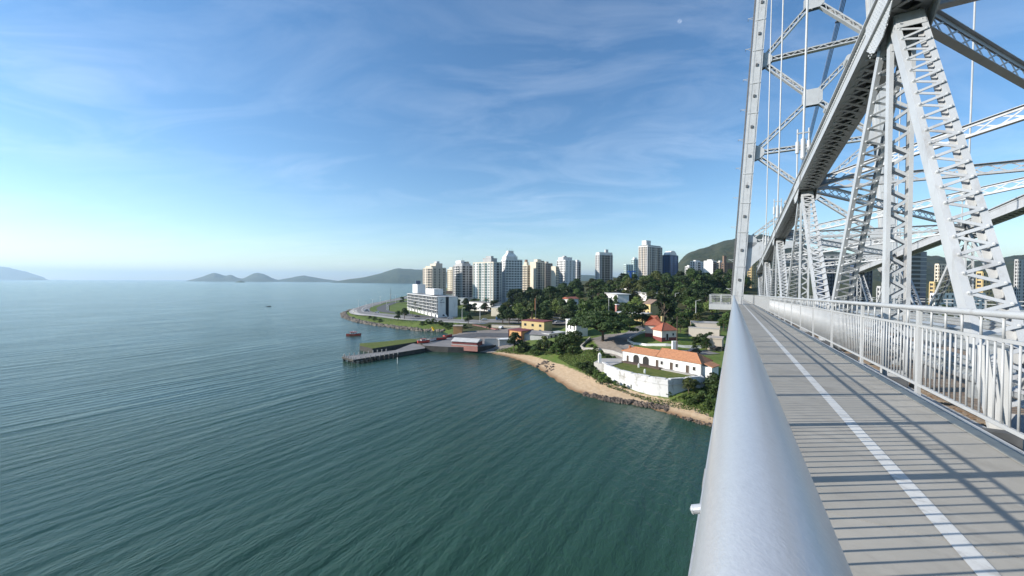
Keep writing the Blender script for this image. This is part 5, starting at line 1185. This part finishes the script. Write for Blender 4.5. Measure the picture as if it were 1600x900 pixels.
k = MB()   # the swoosh-like emblem and a line of lettering on the gable
for i in range(7):
    t = i / 7; k.frame(u * (L + .06) + v * (2.4 + 1.6 * t) + Vector((0, 0, 13.6 + 1.5 * t * t)), u * .03, v * .16, (0, 0, .18 + .12 * t))
for i in range(9): k.frame(u * (L + .06) + v * (1.8 + .45 * i) + Vector((0, 0, 12.2)), u * .03, v * .15, (0, 0, .26))
k.build('emblem', M['navy'], r)
slab_building('hip_house', 'white villa with dark hipped roof below the beige tower', (692, 470), (722, 470), 8, 14, h=9, m='bwhite', roofm='wood', rise=3.5, cols=7, floors=2, roofover=.8)
slab_building('low_block', 'long low white building behind the promenade trees', (733, 483), (770, 487), 6, 10, h=7.2, m='bwhite', roofm='roofgrey', cols=6, floors=1)
slab_building('low_house', 'small white flat roofed house among the trees near the road', (728, 474), (748, 470), 8, 9, h=6, m='bwhite', roofm='rooflight', cols=3)
slab_building('ochre_house', 'ochre terrace house with pale flat roof under the white hotel tower', (776, 468), (806, 472), 9, 12, h=9.5, m='cream', roofm='rooflight', cols=6, floors=2, roofover=1.2)
slab_building('tree_house', 'cream house hidden in trees below the ochre house', (782, 492), (800, 488), 6.5, 8, h=5.5, m='cream', roofm='rooflight', cols=3)
slab_building('red_roof_house', 'small white house with rust red roof in the park trees', (889, 477), (904, 476), 14, 7, h=5.0, m='bwhite', roofm='tile_red', rise=1.6, cols=2, roofover=.7)
for i, (pl, pr, z, h, lab) in enumerate((((953, 457.5), (1013, 463), 20, 7.0, 'upper long white terrace roof building in the wood'), ((947, 467), (965, 470), 18, 5.0, 'lower left white roofed pavilion in the wood'), ((987, 464), (1011, 468), 18.5, 5, 'lower right cream pavilion in the wood'))):
    r, u, v, L = slab_building('terrace_building', lab, pl, pr, z, 9, h=h, m='bwhite', roofm='bwhite', cols=max(3, int((pr[0] - pl[0]) / 8)), w=2.2, wh=1.8, roofover=1.2)
slab_building('yellow_hall', 'long yellow wall building half hidden behind trees above the lawn', (958, 505.5), (1007, 509.5), 11.5, 9, h=5.6, m='yellow', roofm='rooflight', rise=0.0, cols=5, floors=1)
slab_building('yellow_annex', 'yellow gabled block behind the red roofed house', (1004, 500), (1016, 502), 12, 8, h=9, m='yellow', roofm='brown', rise=2.5, cols=2, floors=2)
slab_building('red_kiosk', 'small red kiosk with white top above the yellow hall', (963.5, 488), (971, 488), 14, 3, h=4.6, m='pink', roofm='bwhite')
slab_building('yellow_retaining', 'long yellow retaining wall behind the parked cars', (815, 500.5), (884, 504.5), 5, 1.0, h=2.8, m='yellow', roofm='pave', cat='wall', roofover=.05)
slab_building('ochre_parapet', 'low ochre parapet between the road and the station yard', (768, 512), (812, 513.5), 3.6, .6, h=1.6, m='cream', roofm='pave', cat='wall', roofover=.05)
# fire station
slab_building('station_tower', 'two storey yellow station building with dark red roof edge', (815, 518.5), (850, 522), 3.6, 9, h=6.6, m='yellow', roofm='redpaint', cols=3, floors=2, roofover=.35)
slab_building('station_wing', 'single storey orange station wing with red corner trim', (795, 529.5), (815, 532.5), 3.3, 8, h=4.6, m='orange', roofm='redpaint', cols=0, roofover=.3)
A = U(795, 529.5, 3.3); B = U(815, 532.5, 3.3); u = (B - A).normalized(); L = (B - A).length; rr_ = [o for o in col.objects if o.name.startswith('station_wing')][0]
opening(rr_, Vector((0, 0, 0)), u, L * .42, .02, 1.8, 2.6, 'door', 'black', False, 'redpaint'); opening(rr_, Vector((0, 0, 0)), u, L * .85, 1.0, 1.2, 1.4, 'window', 'black', False, 'redpaint')
for t in (0, 1):
    p = u * L * t; k = MB(); k.box(p.x - .25, p.x + .25, p.y - .3, p.y + .2, -.5, 4.9); k.build('corner_trim', M['redpaint'], rr_)
slab_building('grey_shed', 'wide shed with dark fibre cement roof and pale walls by the station', (817, 532), (856, 535), 3.2, 10, h=3.3, m='bgrey', roofm='roofgrey', rise=1.6, roofover=.5)
slab_building('white_gate_house', 'white flat building with tall openings left of the spreading tree', (884, 524.5), (900, 530), 6.2, 6, h=8, m='bwhite', roofm='bwhite', cols=3, floors=2, w=1.0, wh=2.0, fh=3.2)
slab_building('lean_to', 'white open lean to behind the beach bushes', (858, 533), (884, 529), 3.8, 5, h=3.2, m='bgrey', roofm='rooflight', cols=4, w=1.2, wh=1.8)
slab_building('boat_shed', 'boat shed with pale metal roof and dark red front on the quay', (706, 540), (745, 542.3), 2.5, 7, h=2.1, m='redpaint', roofm='rooflight', rise=1.3, roofover=.4)
slab_building('quay_wall_pink', 'faded pink wall strip on the quay edge below the boat shed', (705, 541.5), (746, 544.3), 2.4, .5, h=.9, m='pink', roofm='pave', cat='wall', roofover=.02)
slab_building('beach_wall', 'grey block wall at the back of the beach', (757, 538.5), (780, 538.5), 2.6, .6, h=2.6, m='bgrey', roofm='pave', cat='wall', roofover=.03)
slab_building('beach_shelter', 'small shelter with white roof at the back of the beach', (780, 539), (797, 538.5), 2.6, 4, h=2.4, m='bgrey', roofm='bwhite', roofover=.5)
slab_building('orange_hut', 'small orange hut beside the boat yard', (708, 519.5), (722, 519.5), 2.9, 5, h=3.6, m='orange', roofm='tan', cols=0, roofover=.3)
slab_building('stone_ruin', 'old stone retaining wall below the walkway end', (1076, 522), (1124, 525), 11.8, 1.2, h=2.6, m='beige', roofm='pave', cat='wall', roofover=.1)
slab_building('stone_terrace_wall', 'upper weathered terrace wall near the lookout balcony', (1080, 510), (1125, 512), 12.8, 8, h=1.6, m='beige', roofm='concrete', cat='wall', roofover=.1)
slab_building('garage_block', 'brown garage building right of the lawn', (1105, 541), (1128, 543), 10.3, 6, h=2.8, m='tan', roofm='tan', roofover=.2)

# ------------------------------------------------------------------ boats, vehicles and posts
def boat(name, label, px, py, L, m, cabin=True, head=0.1):
    p = U(px, py, 0); r = thing(name, label, 'boat', (p.x, p.y, 0), head); mb = MB(); sec = [(-.5, .13, .55), (-.25, .17, .5), (.1, .17, .52), (.35, .11, .62), (.5, .01, .75)]
    k = 5
    for t, w, h in sec: mb.v += [(t * L, -w * L, h * L * .22), (t * L, -w * L * .75, -.05 * L), (t * L, 0, -.1 * L), (t * L, w * L * .75, -.05 * L), (t * L, w * L, h * L * .22)]
    for i in range(len(sec) - 1):
        for j in range(k - 1): mb.f.append((i * k + j, (i + 1) * k + j, (i + 1) * k + j + 1, i * k + j + 1)); mb.m.append(0)
        mb.f.append((i * k, i * k + 4, (i + 1) * k + 4, (i + 1) * k)); mb.m.append(1)
    mb.f.append((0, 1, 2, 3, 4)); mb.m.append(0)
    mb.build('hull', [M[m], M['wood']], r)
    if cabin:
        c = MB().box(-.22 * L, .14 * L, -.10 * L, .10 * L, .1 * L, .22 * L); c.build('cabin', M['bwhite'], r); c = MB().box(-.27 * L, .2 * L, -.12 * L, .12 * L, .225 * L, .245 * L); c.build('cabin_roof', M['redboat'], r)
        for x in (-.12, .02): MB().box(x * L - .35, x * L + .35, -.104 * L, -.1 * L - .005, .14 * L, .2 * L).build('window', M['glass'], r)
        c = MB().tube((-.05 * L, 0, .24 * L), (-.05 * L, 0, .42 * L), .06, .04, 6); c.build('mast', M['pole'], r)
        c = MB().tube((.46 * L, 0, .10 * L), (.50 * L, 0, .13 * L), .35, .3, 9); c.build('bow_fender', M['tyre'], r)
    return r
boat('rescue_boat', 'red motor boat with white cabin off the promenade', 553, 524, 8.5, 'redboat', True, 0.05)
boat('beached_boat', 'dark open boat lying at the edge of the sand by the quay', 725, 549.5, 5.5, 'cardark', False, 3.0)
boat('beached_boat', 'small dark open boat farther up the beach', 756, 544.5, 3.2, 'cardark', False, 0.2)
boat('distant_boat', 'tiny dark boat far out on the open bay', 420, 479, 5, 'cardark', False, .1)
def car(label, px, py, z, m, rz, L=4.3, big=False, name='parked_car'):
    p = U(px, py, z); z = H(p.x, p.y) + .2; r = thing(name, label, 'car', (p.x, p.y, z), rz, 'cars along the shore road'); h = 2.4 if big else 1.45; w = .88
    prof = [(-.5, .35), (-.5, .85), (-.36, .95), (-.22, h), (.2, h), (.36, .95), (.5, .8), (.5, .35)] if not big else [(-.5, .35), (-.5, h), (.36, h), (.46, 1.3), (.5, 1.1), (.5, .35)]
    k = len(prof); mb = MB(); mb.add([(x * L, y, zz) for y in (-w, w) for x, zz in prof], [tuple(range(k)), tuple(range(2 * k - 1, k - 1, -1))] + [(i, k + i, k + (i + 1) % k, (i + 1) % k) for i in range(k)]); mb.build('body', M[m], r)
    for e in (-1, 1):
        g = MB(); g.add([(x * L, e * (w + .006), zz) for x, zz in ((-.30, 1.0), (-.2, h - .1), (.18, h - .1), (.30, 1.0))], [(0, 1, 2, 3)]); g.build('side_window', M['glass'], r)
        for x in (-.31, .31): MB().tube((x * L, e * w * .8, .32), (x * L, e * w * 1.02, .32), .32, None, 12).build('wheel', M['tyre'], r)
    return r
car('white car on the shore road left of the blue van', 757, 500.5, 4, 'carwhite', .1)
car('pale blue van parked on the shore road', 780, 500.5, 4.3, 'carblue', .1, 5, True, 'parked_van')
car('white car at the foot of the station steps', 783, 514, 3.4, 'carwhite', 1.2)
car('white car parked by the yellow retaining wall', 872, 504, 5.8, 'carwhite', .1)
car('white car on the promenade before the office block', 703, 498.5, 3.4, 'carwhite', .1)
car('white car rounding the promenade bend', 589, 489.5, 3, 'carwhite', .2)
car('white van crossing by the lamp post on the bend', 573, 487.2, 3, 'carwhite', .4, 5, True, 'parked_van')
car('dark car on the lane by the garage', 1123, 549, 8.8, 'cardark', .1)
car('dark car waiting under the trees by the office block', 652, 495.5, 3.3, 'cardark', .1)
car('dark car on the lane under the spreading tree', 1085, 553, 8.7, 'cardark', .1)
car('pale lorry parked beside the white office block', 691, 496, 3.4, 'carwhite', .1, 8, True, 'parked_lorry')
# small red rescue boats on trailers in the yard
for i, (px, py, lab) in enumerate(((662, 534, 'red rescue boat on the quay by the mole'), (690, 529, 'white and red boat on a trailer in the yard'), (700, 525, 'red boat on a trailer behind the boat shed'), (676, 531, 'white boat on a trailer near the windsock'))):
    b = boat('yard_boat', lab, px, py, 6.0, 'redboat' if 'red boat' in lab or lab.startswith('red') else 'carwhite', i == 0, .5 + i * .2); b.location.z = 3.2; p = U(px, py, 3.2); b.location.x, b.location.y = p.x, p.y; b['group'] = 'boats in the station yard'
    s_ = MB().box(-2, 2, -.5, .5, -.65, -.3); s_.build('trailer', M['tyre'], b)
def lamp(label, px, py, h, z=3, dbl=True, group='street lamps of the promenade'):
    p = U(px, py, z); zz = H(p.x, p.y); r = thing('street_lamp', label, 'street lamp', (p.x, p.y, zz), random.uniform(-.4, .4), group)
    MB().tube((0, 0, 0), (0, 0, h), .20, .13, 7).build('pole', M['pole'], r)
    for e in ((-1, 1) if dbl else (1,)):
        k = MB().tube((0, 0, h - .1), (e * 1.8, 0, h + .35), .07, .05, 6); k.build('arm', M['pole'], r); MB().box(e * 1.8 - .45, e * 1.8 + .45, -.16, .16, h + .28, h + .45).build('lamp_head', M['pole'], r)
for i, (px, py, h) in enumerate(((560, 482, 9), (572, 486, 9), (582, 480, 9), (594, 476, 10), (604, 485, 9), (618, 474, 10), (637, 470, 10), (610, 473, 10), (640, 492, 9))):
    nm = ['at the tip of the bend', 'beside the white van on the bend', 'inside the bend', 'on the far curve', 'on the inner road', 'near the dark mast', 'at the end of the far promenade', 'left of the dark mast', 'before the promenade bushes'][i]
    lamp('thin grey street lamp ' + nm, px, py, h)
p = U(610.5, 472.5, 3); r = thing('tall_mast', 'tall dark mast on the far promenade', 'mast', (p.x, p.y, 3)); MB().tube((0, 0, 0), (0, 0, 19), .3, .2, 8).build('pole', M['dark_steel'], r); MB().tube((0, 0, 18.6), (0, 0, 19.1), .6, .5, 10).build('lamp_ring', M['dark_steel'], r)
for px, py, h, z, lab in ((750, 503, 16, 4, 'tall grey lamp pole before the white low building'), (722, 500, 9, 3.6, 'grey lamp pole with one arm by the office gable'), (951, 500, 14, 10, 'grey lamp pole before the terrace buildings'), (1087, 500, 13, 13, 'lamp pole in the wood near the lookout'), (1055, 470, 12, 20, 'wooden power pole high in the wood'), (895, 503, 8, 7, 'grey lamp pole near the white gate house'), (852, 505, 9, 5, 'grey pole beside the parked white car')):
    lamp(lab, px, py, h, z, False, 'lamp poles in the park')
p = U(837, 514, 4.6); r = thing('banner_pole', 'tall dark pole carrying a narrow orange banner sign', 'sign', (p.x, p.y, H(p.x, p.y))); MB().tube((0, 0, 0), (0, 0, 18.5), .2, .15, 8).build('pole', M['dark_steel'], r); MB().box(-.75, -.15, -.08, .08, 11.5, 18.6).build('banner', M['sign_orange'], r)
p = U(985, 462, 20); r = thing('blue_column', 'bright blue steel column with broad T shaped top above the terrace roofs', 'column', (p.x, p.y, 20))
MB().box(-.7, .7, -.7, .7, -2, 22).build('shaft', M['bluepaint'], r); MB().box(-2.5, 4.5, -.7, .7, 22.01, 23.2).build('cap', M['bluepaint'], r)
for t in (-3, 4): MB().box(t * .6 - .12, t * .6 + .12, -.12, .12, 23.21, 24.2).build('stub', M['bluepaint'], r)
p = U(675, 523, 2.8); r = thing('windsock', 'yellow windsock hanging from a thin pole in the yard', 'windsock', (p.x, p.y, 2.6)); MB().tube((0, 0, 0), (0, 0, 4.6), .06, .05, 6).build('pole', M['pole'], r); MB().tube((0, 0, 4.6), (1.2, .1, 2.6), .55, .75, 10).build('sock', M['yellowcloth'], r)
p = U(621, 568, 0); r = thing('channel_marker', 'slim white marker post standing in the water', 'marker', (p.x, p.y, 0)); MB().tube((0, 0, -2), (0, 0, 2.0), .13, .11, 8).build('post', M['white'], r); MB().tube((0, 0, 2.0), (0, 0, 2.4), .2, .12, 8).build('cap', M['white'], r)
p = U(1057.5, 548, 9); r = thing('power_pole', 'dark wooden pole rising behind the fort roof', 'pole', (p.x, p.y, 8.5)); MB().tube((0, 0, 0), (0, 0, 12.5), .22, .16, 8).build('pole', M['wood'], r); MB().box(-.6, .6, -.06, .06, 11.6, 11.8).build('crossarm', M['wood'], r)
p = U(623, 491, 3); r = thing('info_panel', 'narrow dark and white panel standing on the promenade', 'sign', (p.x - 22, p.y + 40, H(p.x - 22, p.y + 40))); MB().box(-.9, .9, -.25, .25, 0, 6).build('panel', M['bwhite'], r); MB().box(.2, .95, -.3, -.26, .2, 5.8).build('dark_side', M['black'], r)
# red stepped ramp beside the station
A = U(740, 509, 3.4); B = U(778, 515.5, 3.2); r = thing('red_steps', 'red brick stepped ramp beside the parked cars', 'steps', (A.x, A.y, 3.0)); dv = (B - A); dv.z = 0
for i in range(10):
    k = MB(); k.bar(dv * (i / 10) + Vector((0, 0, .9 - .06 * i)), dv * ((i + .92) / 10) + Vector((0, 0, .9 - .06 * i)), 2.4, .5, (0, 0, 1)); k.build('step', M['pink'], r)

# ------------------------------------------------------------------ vegetation
big = U(942, 534, 8.2)
o = tree('umbrella', big.x, big.y, 12.5, 'broad flat crowned tree spreading over the slope path', None, 'spreading_tree', wide=1.12)
named = [('tall', 1038, 503, 13, 20, 'tall dark conical tree behind the red roofed house'), ('dark', 984, 510, 11.8, 12, 'dark tree standing before the yellow hall'), ('dark', 1004, 509, 12, 11, 'second dark tree before the yellow hall, nearer the house'),
         ('light', 870, 492, 8, 13, 'light green tree between the dark park trees'), ('dark', 803, 545, 2.5, 9, 'big dark bushy tree at the back of the beach'), ('olive', 850, 548, 3, 6.5, 'olive green tree among the beach bushes'),
         ('dark', 732, 507, 3.6, 6.5, 'dark round tree on the embankment edge'), ('dark', 764, 516, 3.2, 3.6, 'small round tree in the station yard'), ('mid', 1103, 541, 10.4, 4.5, 'bushy shrub tree at the right of the lawn'), ('mid', 1086, 537, 10.8, 4, 'dense shrub on the right side of the house lawn'),
         ('dark', 632, 498.5, 3, 9, 'dark tree clump before the promenade office block'), ('dark', 622, 501, 3, 7.5, 'lower dark tree at the embankment edge'), ('dark', 690, 490, 3.6, 8, 'dark tree against the office block gable'), ('dark', 700, 492, 3.8, 7, 'dark round tree right of the office block gable'),
         ('dark', 628, 475, 3, 9, 'dark tree on the far promenade left of the office block'), ('tall', 772, 463, 9, 22, 'slender pine in front of the broad white tower'), ('olive', 1015, 530, 8, 4.5, 'olive shrub beside the curved lawn wall')]
for k, px, py, z, h, lab in named: p = U(px, py, z); tree(k, p.x, p.y, h, lab)
for i, (px, py, z, h) in enumerate(((645, 495, 3.3, 8), (655, 496, 3.3, 8), (760, 490, 5.5, 12), (935, 500, 10, 12), (813, 500, 5.5, 9), (649, 488, 3.4, 9))):
    p = U(px, py, z); tree('palm', p.x, p.y, h, ['left palm before the gridded office facade', 'right palm before the gridded office facade', 'palm by the low white building', 'palm in the park behind the spreading tree', 'palm near the yellow retaining wall', 'taller palm close to the office facade'][i], 'palms', 'palm_tree', 'palm')
# beach and fort bushes
bush = [(845, 544, 'shrubd', 4.5), (858, 543, 'shrubd', 5), (870, 546, 'shrub', 4.5), (882, 543, 'shrub', 5), (890, 538, 'shrubd', 5.5), (835, 549, 'shrub', 3.5), (868, 552, 'shrub', 3), (900, 533, 'shrubd', 4.5), (820, 548, 'shrubd', 4), (812, 553, 'shrub', 2.6), (895, 546, 'shrub', 3.5), (876, 537, 'shrubd', 4.5),
        (912, 572, 'shrubd', 2.6), (919, 577, 'shrubd', 2.8), (926, 582, 'shrubd', 3.2), (932, 589, 'shrub', 2.6), (940, 594, 'shrub', 2.2), (950, 598, 'shrub', 1.7), (905, 568, 'shrub', 2.0), (922, 586, 'shrub', 2.2), (930, 572, 'shrubd', 2.8),
        (1076, 614, 'olive', 4.4), (1085, 612, 'olive', 3.4), (1114, 606, 'shrub', 1.8), (1108, 592, 'shrub', 2.4), (1120, 585, 'shrub', 3), (1119, 570, 'shrubd', 4), (1114, 576, 'shrubd', 3.6), (1124, 600, 'shrub', 2.2), (1098, 622, 'shrub', 2.2), (1110, 628, 'shrub', 2.4), (1090, 628, 'shrub', 1.8), (1070, 622, 'shrub', 1.5), (1080, 634, 'shrub', 1.5), (1105, 640, 'shrub', 1.8), (1120, 636, 'shrub', 2.4),
        (930, 549, 'shrub', 2.0), (940, 553, 'shrub', 1.8), (950, 557, 'shrubd', 1.6), (925, 545, 'shrubd', 1.8), (960, 560, 'shrub', 1.3), (975, 605, 'shrub', 1.3), (1000, 614, 'shrub', 1.3), (1025, 619, 'shrub', 1.4), (1045, 622, 'shrub', 1.3), (988, 610, 'shrub', 1.1), (962, 602, 'shrub', 1.4),
        (1098, 538, 'shrubd', 3.2), (1110, 531, 'shrubd', 3), (1095, 533, 'shrubd', 2.8), (1085, 541, 'shrub', 2), (1110, 507, 'shrub', 3.5), (1098, 506, 'shrub', 3), (1120, 503, 'shrub', 4), (1070, 512, 'shrubd', 4), (1060, 508, 'shrubd', 5), (1082, 515, 'shrub', 2.4)]
ORD = ['leftmost', 'second', 'third', 'fourth', 'fifth', 'sixth', 'seventh', 'eighth', 'ninth', 'tenth', 'eleventh', 'twelfth', 'thirteenth', 'fourteenth', 'fifteenth', 'sixteenth']
BN = {}
for px, py, k, h in sorted(bush):
    zz = 2.0
    for _ in range(6): q = U(px, py, zz); zz = H(q.x, q.y)
    where = 'behind the sandy beach' if px < 902 and py < 556 else ('below the left end of the rampart' if px < 965 and py > 563 else ('on grass under the rampart corner' if py > 600 else ('beside the slope wall' if px < 965 else ('at the right end of the fort house' if py > 560 else 'around the old terrace walls'))))
    BN[where] = BN.get(where, -1) + 1; nb_ = BN[where]
    tree(k, q.x, q.y, h, ('%s low green bush ' % ('leftmost' if nb_ == 0 else ORD[nb_] + ' from the left,')) + where, 'bushes ' + where, 'bush', 'bush', wide=1.25 if k != 'olive' else 1)
# embankment bushes on the promontory
for ib, (px, py, h) in enumerate(sorted(((585, 503, 2.6), (578, 501, 2.2), (594, 505, 2.4), (668, 511, 3), (678, 512, 3.2), (688, 513, 3.0), (697, 514, 3.2), (706, 512, 2.8), (716, 512, 3), (726, 511, 3), (660, 510, 2.4), (700, 508, 2.4)))):
    q = U(px, py, 2.0); q = U(px, py, max(.5, H(q.x, q.y))); tree('shrub', q.x, q.y, h, ('%s green bush on the embankment below the road' % ('leftmost' if ib == 0 else ORD[ib] + ' from the left,')), 'embankment bushes', 'bush', 'bush', wide=1.6)
# wooded park: individual trees, denser towards the back
def scatter(n, poly_px, kinds, hmin, hmax, label, group, mind=5.0, tries=4000):
    poly = poly_px; xs_ = [p[0] for p in poly]; ys_ = [p[1] for p in poly]; got = []; t = 0
    while len(got) < n and t < tries:
        t += 1; x, y = random.uniform(min(xs_), max(xs_)), random.uniform(min(ys_), max(ys_))
        if not inpoly(np.array([x]), np.array([y]), poly)[0] or any((x - a) ** 2 + (y - b) ** 2 < mind * mind for a, b in got): continue
        if any((x - a) ** 2 + (y - b) ** 2 < rr * rr for a, b, rr in KEEP): continue
        got.append((x, y))
    ym = sorted(b for a, b in got); lo, hi = ym[len(ym) // 3], ym[2 * len(ym) // 3]
    seen_ = {}
    for x, y in sorted(got):
        kd = random.choice(kinds); px = 800 + FPX * x / y; mark = LM[int(np.argmin([abs(px - l[0]) for l in LM]))][1]
        lab = '%s %s, %s row, %s' % ({'dark': 'dark green', 'mid': 'mid green', 'olive': 'olive', 'tall': 'slender dark', 'light': 'light green'}[kd], label, 'front' if y < lo else ('back' if y > hi else 'middle'), mark)
        seen_[lab] = seen_.get(lab, 0) + 1
        if seen_[lab] > 1: lab = ['', 'second', 'third', 'fourth', 'fifth', 'sixth', 'seventh', 'eighth'][min(7, seen_[lab] - 1)] + ' ' + lab
        tree(kd, x, y, random.uniform(hmin, hmax), lab, group)
LM = [(680, 'under the leftmost tower'), (722, 'under the stepped grey tower'), (760, 'under the broad white tower'), (800, 'under the crowned white tower'), (840, 'under the cream blocks'), (885, 'under the white slab'), (943, 'under the lone grey tower'), (985, 'near the blue column'), (1018, 'under the tallest tower'), (1046, 'under the dark blue tower'), (1085, 'under the low white block'), (1110, 'under the tall white block'), (1140, 'beside the bridge tower'), (1290, 'by the second truss post'), (1345, 'by the portal haunch'), (1425, 'by the dark glass tower'), (1480, 'by the ochre building'), (1560, 'near the frame edge')]
KEEP = [(p.x, p.y, rr) for p, rr in ((U(983, 459, 20), 17), (U(980, 466, 19), 14), (U(985, 472, 18), 10), (U(955, 468, 18), 9), (U(1000, 465, 18.5), 9), (U(896, 476, 14), 9), (U(780, 500, 4.3), 10), (U(965, 488, 14), 8))]
wp = [(px_y(px, y) if False else ((px - 800) / FPX * y, y)) for px, y in ()]
def poly(l): return [((px - 800) / FPX * y, y) for px, y in l]
scatter(64, poly([(905, 330), (1160, 300), (1165, 430), (900, 430)]), ['dark', 'dark', 'mid', 'olive', 'mid', 'tall'], 14, 21, 'tree in high wood', 'high park wood', 8)
scatter(56, poly([(880, 225), (960, 220), (1170, 215), (1160, 300), (880, 330)]), ['dark', 'mid', 'mid', 'olive', 'light', 'dark', 'tall'], 9, 15, 'tree in park below terraces', 'park wood', 7.5)
scatter(36, poly([(800, 330), (905, 330), (905, 430), (800, 430)]), ['dark', 'dark', 'mid'], 13, 19, 'tree in lower wood', 'wood below the cream towers', 8)
scatter(34, poly([(775, 250), (890, 235), (895, 325), (790, 330)]), ['dark', 'dark', 'mid', 'olive', 'light'], 9, 14, 'tree behind station road', 'trees behind the station road', 7)
scatter(22, poly([(690, 330), (790, 300), (790, 410), (690, 410)]), ['dark', 'mid', 'dark'], 7, 11, 'tree behind office block', 'trees among the white towers', 8)
scatter(12, poly([(1030, 165), (1170, 165), (1170, 200), (1040, 200)]), ['dark', 'mid', 'olive'], 6, 9, 'tree below lookout balcony', 'trees below the lookout', 7)
scatter(26, poly([(1260, 170), (1600, 170), (1600, 260), (1260, 260)]), ['dark', 'mid', 'olive'], 7, 11, 'street tree behind truss', 'city trees behind the truss', 9)
scatter(14, poly([(640, 430), (665, 430), (665, 560), (645, 560)]), ['dark', 'mid'], 8, 11, 'waterside tree', 'trees behind the office block', 7)

# rough grass and scrub round the fort and on the slopes: beyond counting
gr_ = np.random.default_rng(77); cs_ = []
for pl, n_ in (([(905, 572, 2.5), (940, 597, 2.3), (985, 609, 2.3), (1044, 620, 2.4), (1075, 616, 2.6), (1125, 612, 3), (1125, 650, 1.8), (1080, 636, 1.8), (1020, 622, 2), (950, 604, 1.9), (915, 588, 1.8)], 9000), ([(870, 560, 2.4), (905, 545, 5), (935, 552, 6), (970, 562, 5.8), (930, 572, 4), (915, 585, 2), (890, 572, 2)], 6000), ([(548, 490, 2), (560, 494, 2.6), (620, 500, 2.8), (700, 506, 3), (700, 512, 2), (640, 508, 1.6), (580, 502, 1.6)], 5000), ([(750, 541, 2.4), (800, 548, 2.2), (860, 556, 2.4), (900, 540, 5), (850, 545, 3.4), (790, 541, 2.6)], 4000)):
    q_ = [UV2(*a) for a in pl]; xa = np.array([a[0] for a in q_]); ya = np.array([a[1] for a in q_])
    x_ = gr_.uniform(xa.min(), xa.max(), n_ * 3); y_ = gr_.uniform(ya.min(), ya.max(), n_ * 3); ok_ = inpoly(x_, y_, q_); x_, y_ = x_[ok_][:n_], y_[ok_][:n_]
    z_ = terrain_h(x_, y_); cs_.append(np.stack([x_, y_, z_ + gr_.uniform(.05, .35, len(x_)) ** 1.5], 1)[z_ > .6])
cs_ = np.concatenate(cs_); nr_ = np.tile(np.array([[0, 0, .6]]), (len(cs_), 1)); v_, f_ = leaf_cards(cs_, nr_, .24, gr_)
me = bpy.data.meshes.new('rough_grass'); me.from_pydata(v_, [], f_); M['leaf_grass'] = leafmat('grass_blades', (0.065, 0.115, 0.024), (0.14, 0.165, 0.05)); me.materials.append(M['leaf_grass'])
tag(link('rough_grass', me), 'rough grass and weeds on the slopes round the fort', None, None, 'stuff')

# day moon high over the bay
mm = bpy.data.materials.new('moon_rock'); mm.use_nodes = True; nt = mm.node_tree; nt.nodes.remove(nt.nodes['Principled BSDF'])
df = nt.nodes.new('ShaderNodeBsdfDiffuse'); df.inputs[0].default_value = (.09, .09, .09, 1); tr = nt.nodes.new('ShaderNodeBsdfTransparent'); ad = nt.nodes.new('ShaderNodeAddShader')
nt.links.new(df.outputs[0], ad.inputs[0]); nt.links.new(tr.outputs[0], ad.inputs[1]); nt.links.new(ad.outputs[0], nt.nodes['Material Output'].inputs[0])
d = ray(1062, 33).normalized() * 90000; mb = MB(); rad = 90000 * 5.0 / FPX / 2.1; ns, nr = 24, 12
for j in range(nr + 1):
    for i in range(ns): t, f = math.pi * j / nr, 2 * math.pi * i / ns; mb.v.append((rad * math.sin(t) * math.cos(f), rad * math.sin(t) * math.sin(f), rad * math.cos(t)))
for j in range(nr):
    for i in range(ns): mb.f.append((j * ns + i, (j + 1) * ns + i, (j + 1) * ns + (i + 1) % ns, j * ns + (i + 1) % ns)); mb.m.append(0)
o = mb.build('moon', mm, None, True); o.location = d; tag(o, 'pale half moon high in the blue sky', 'moon')
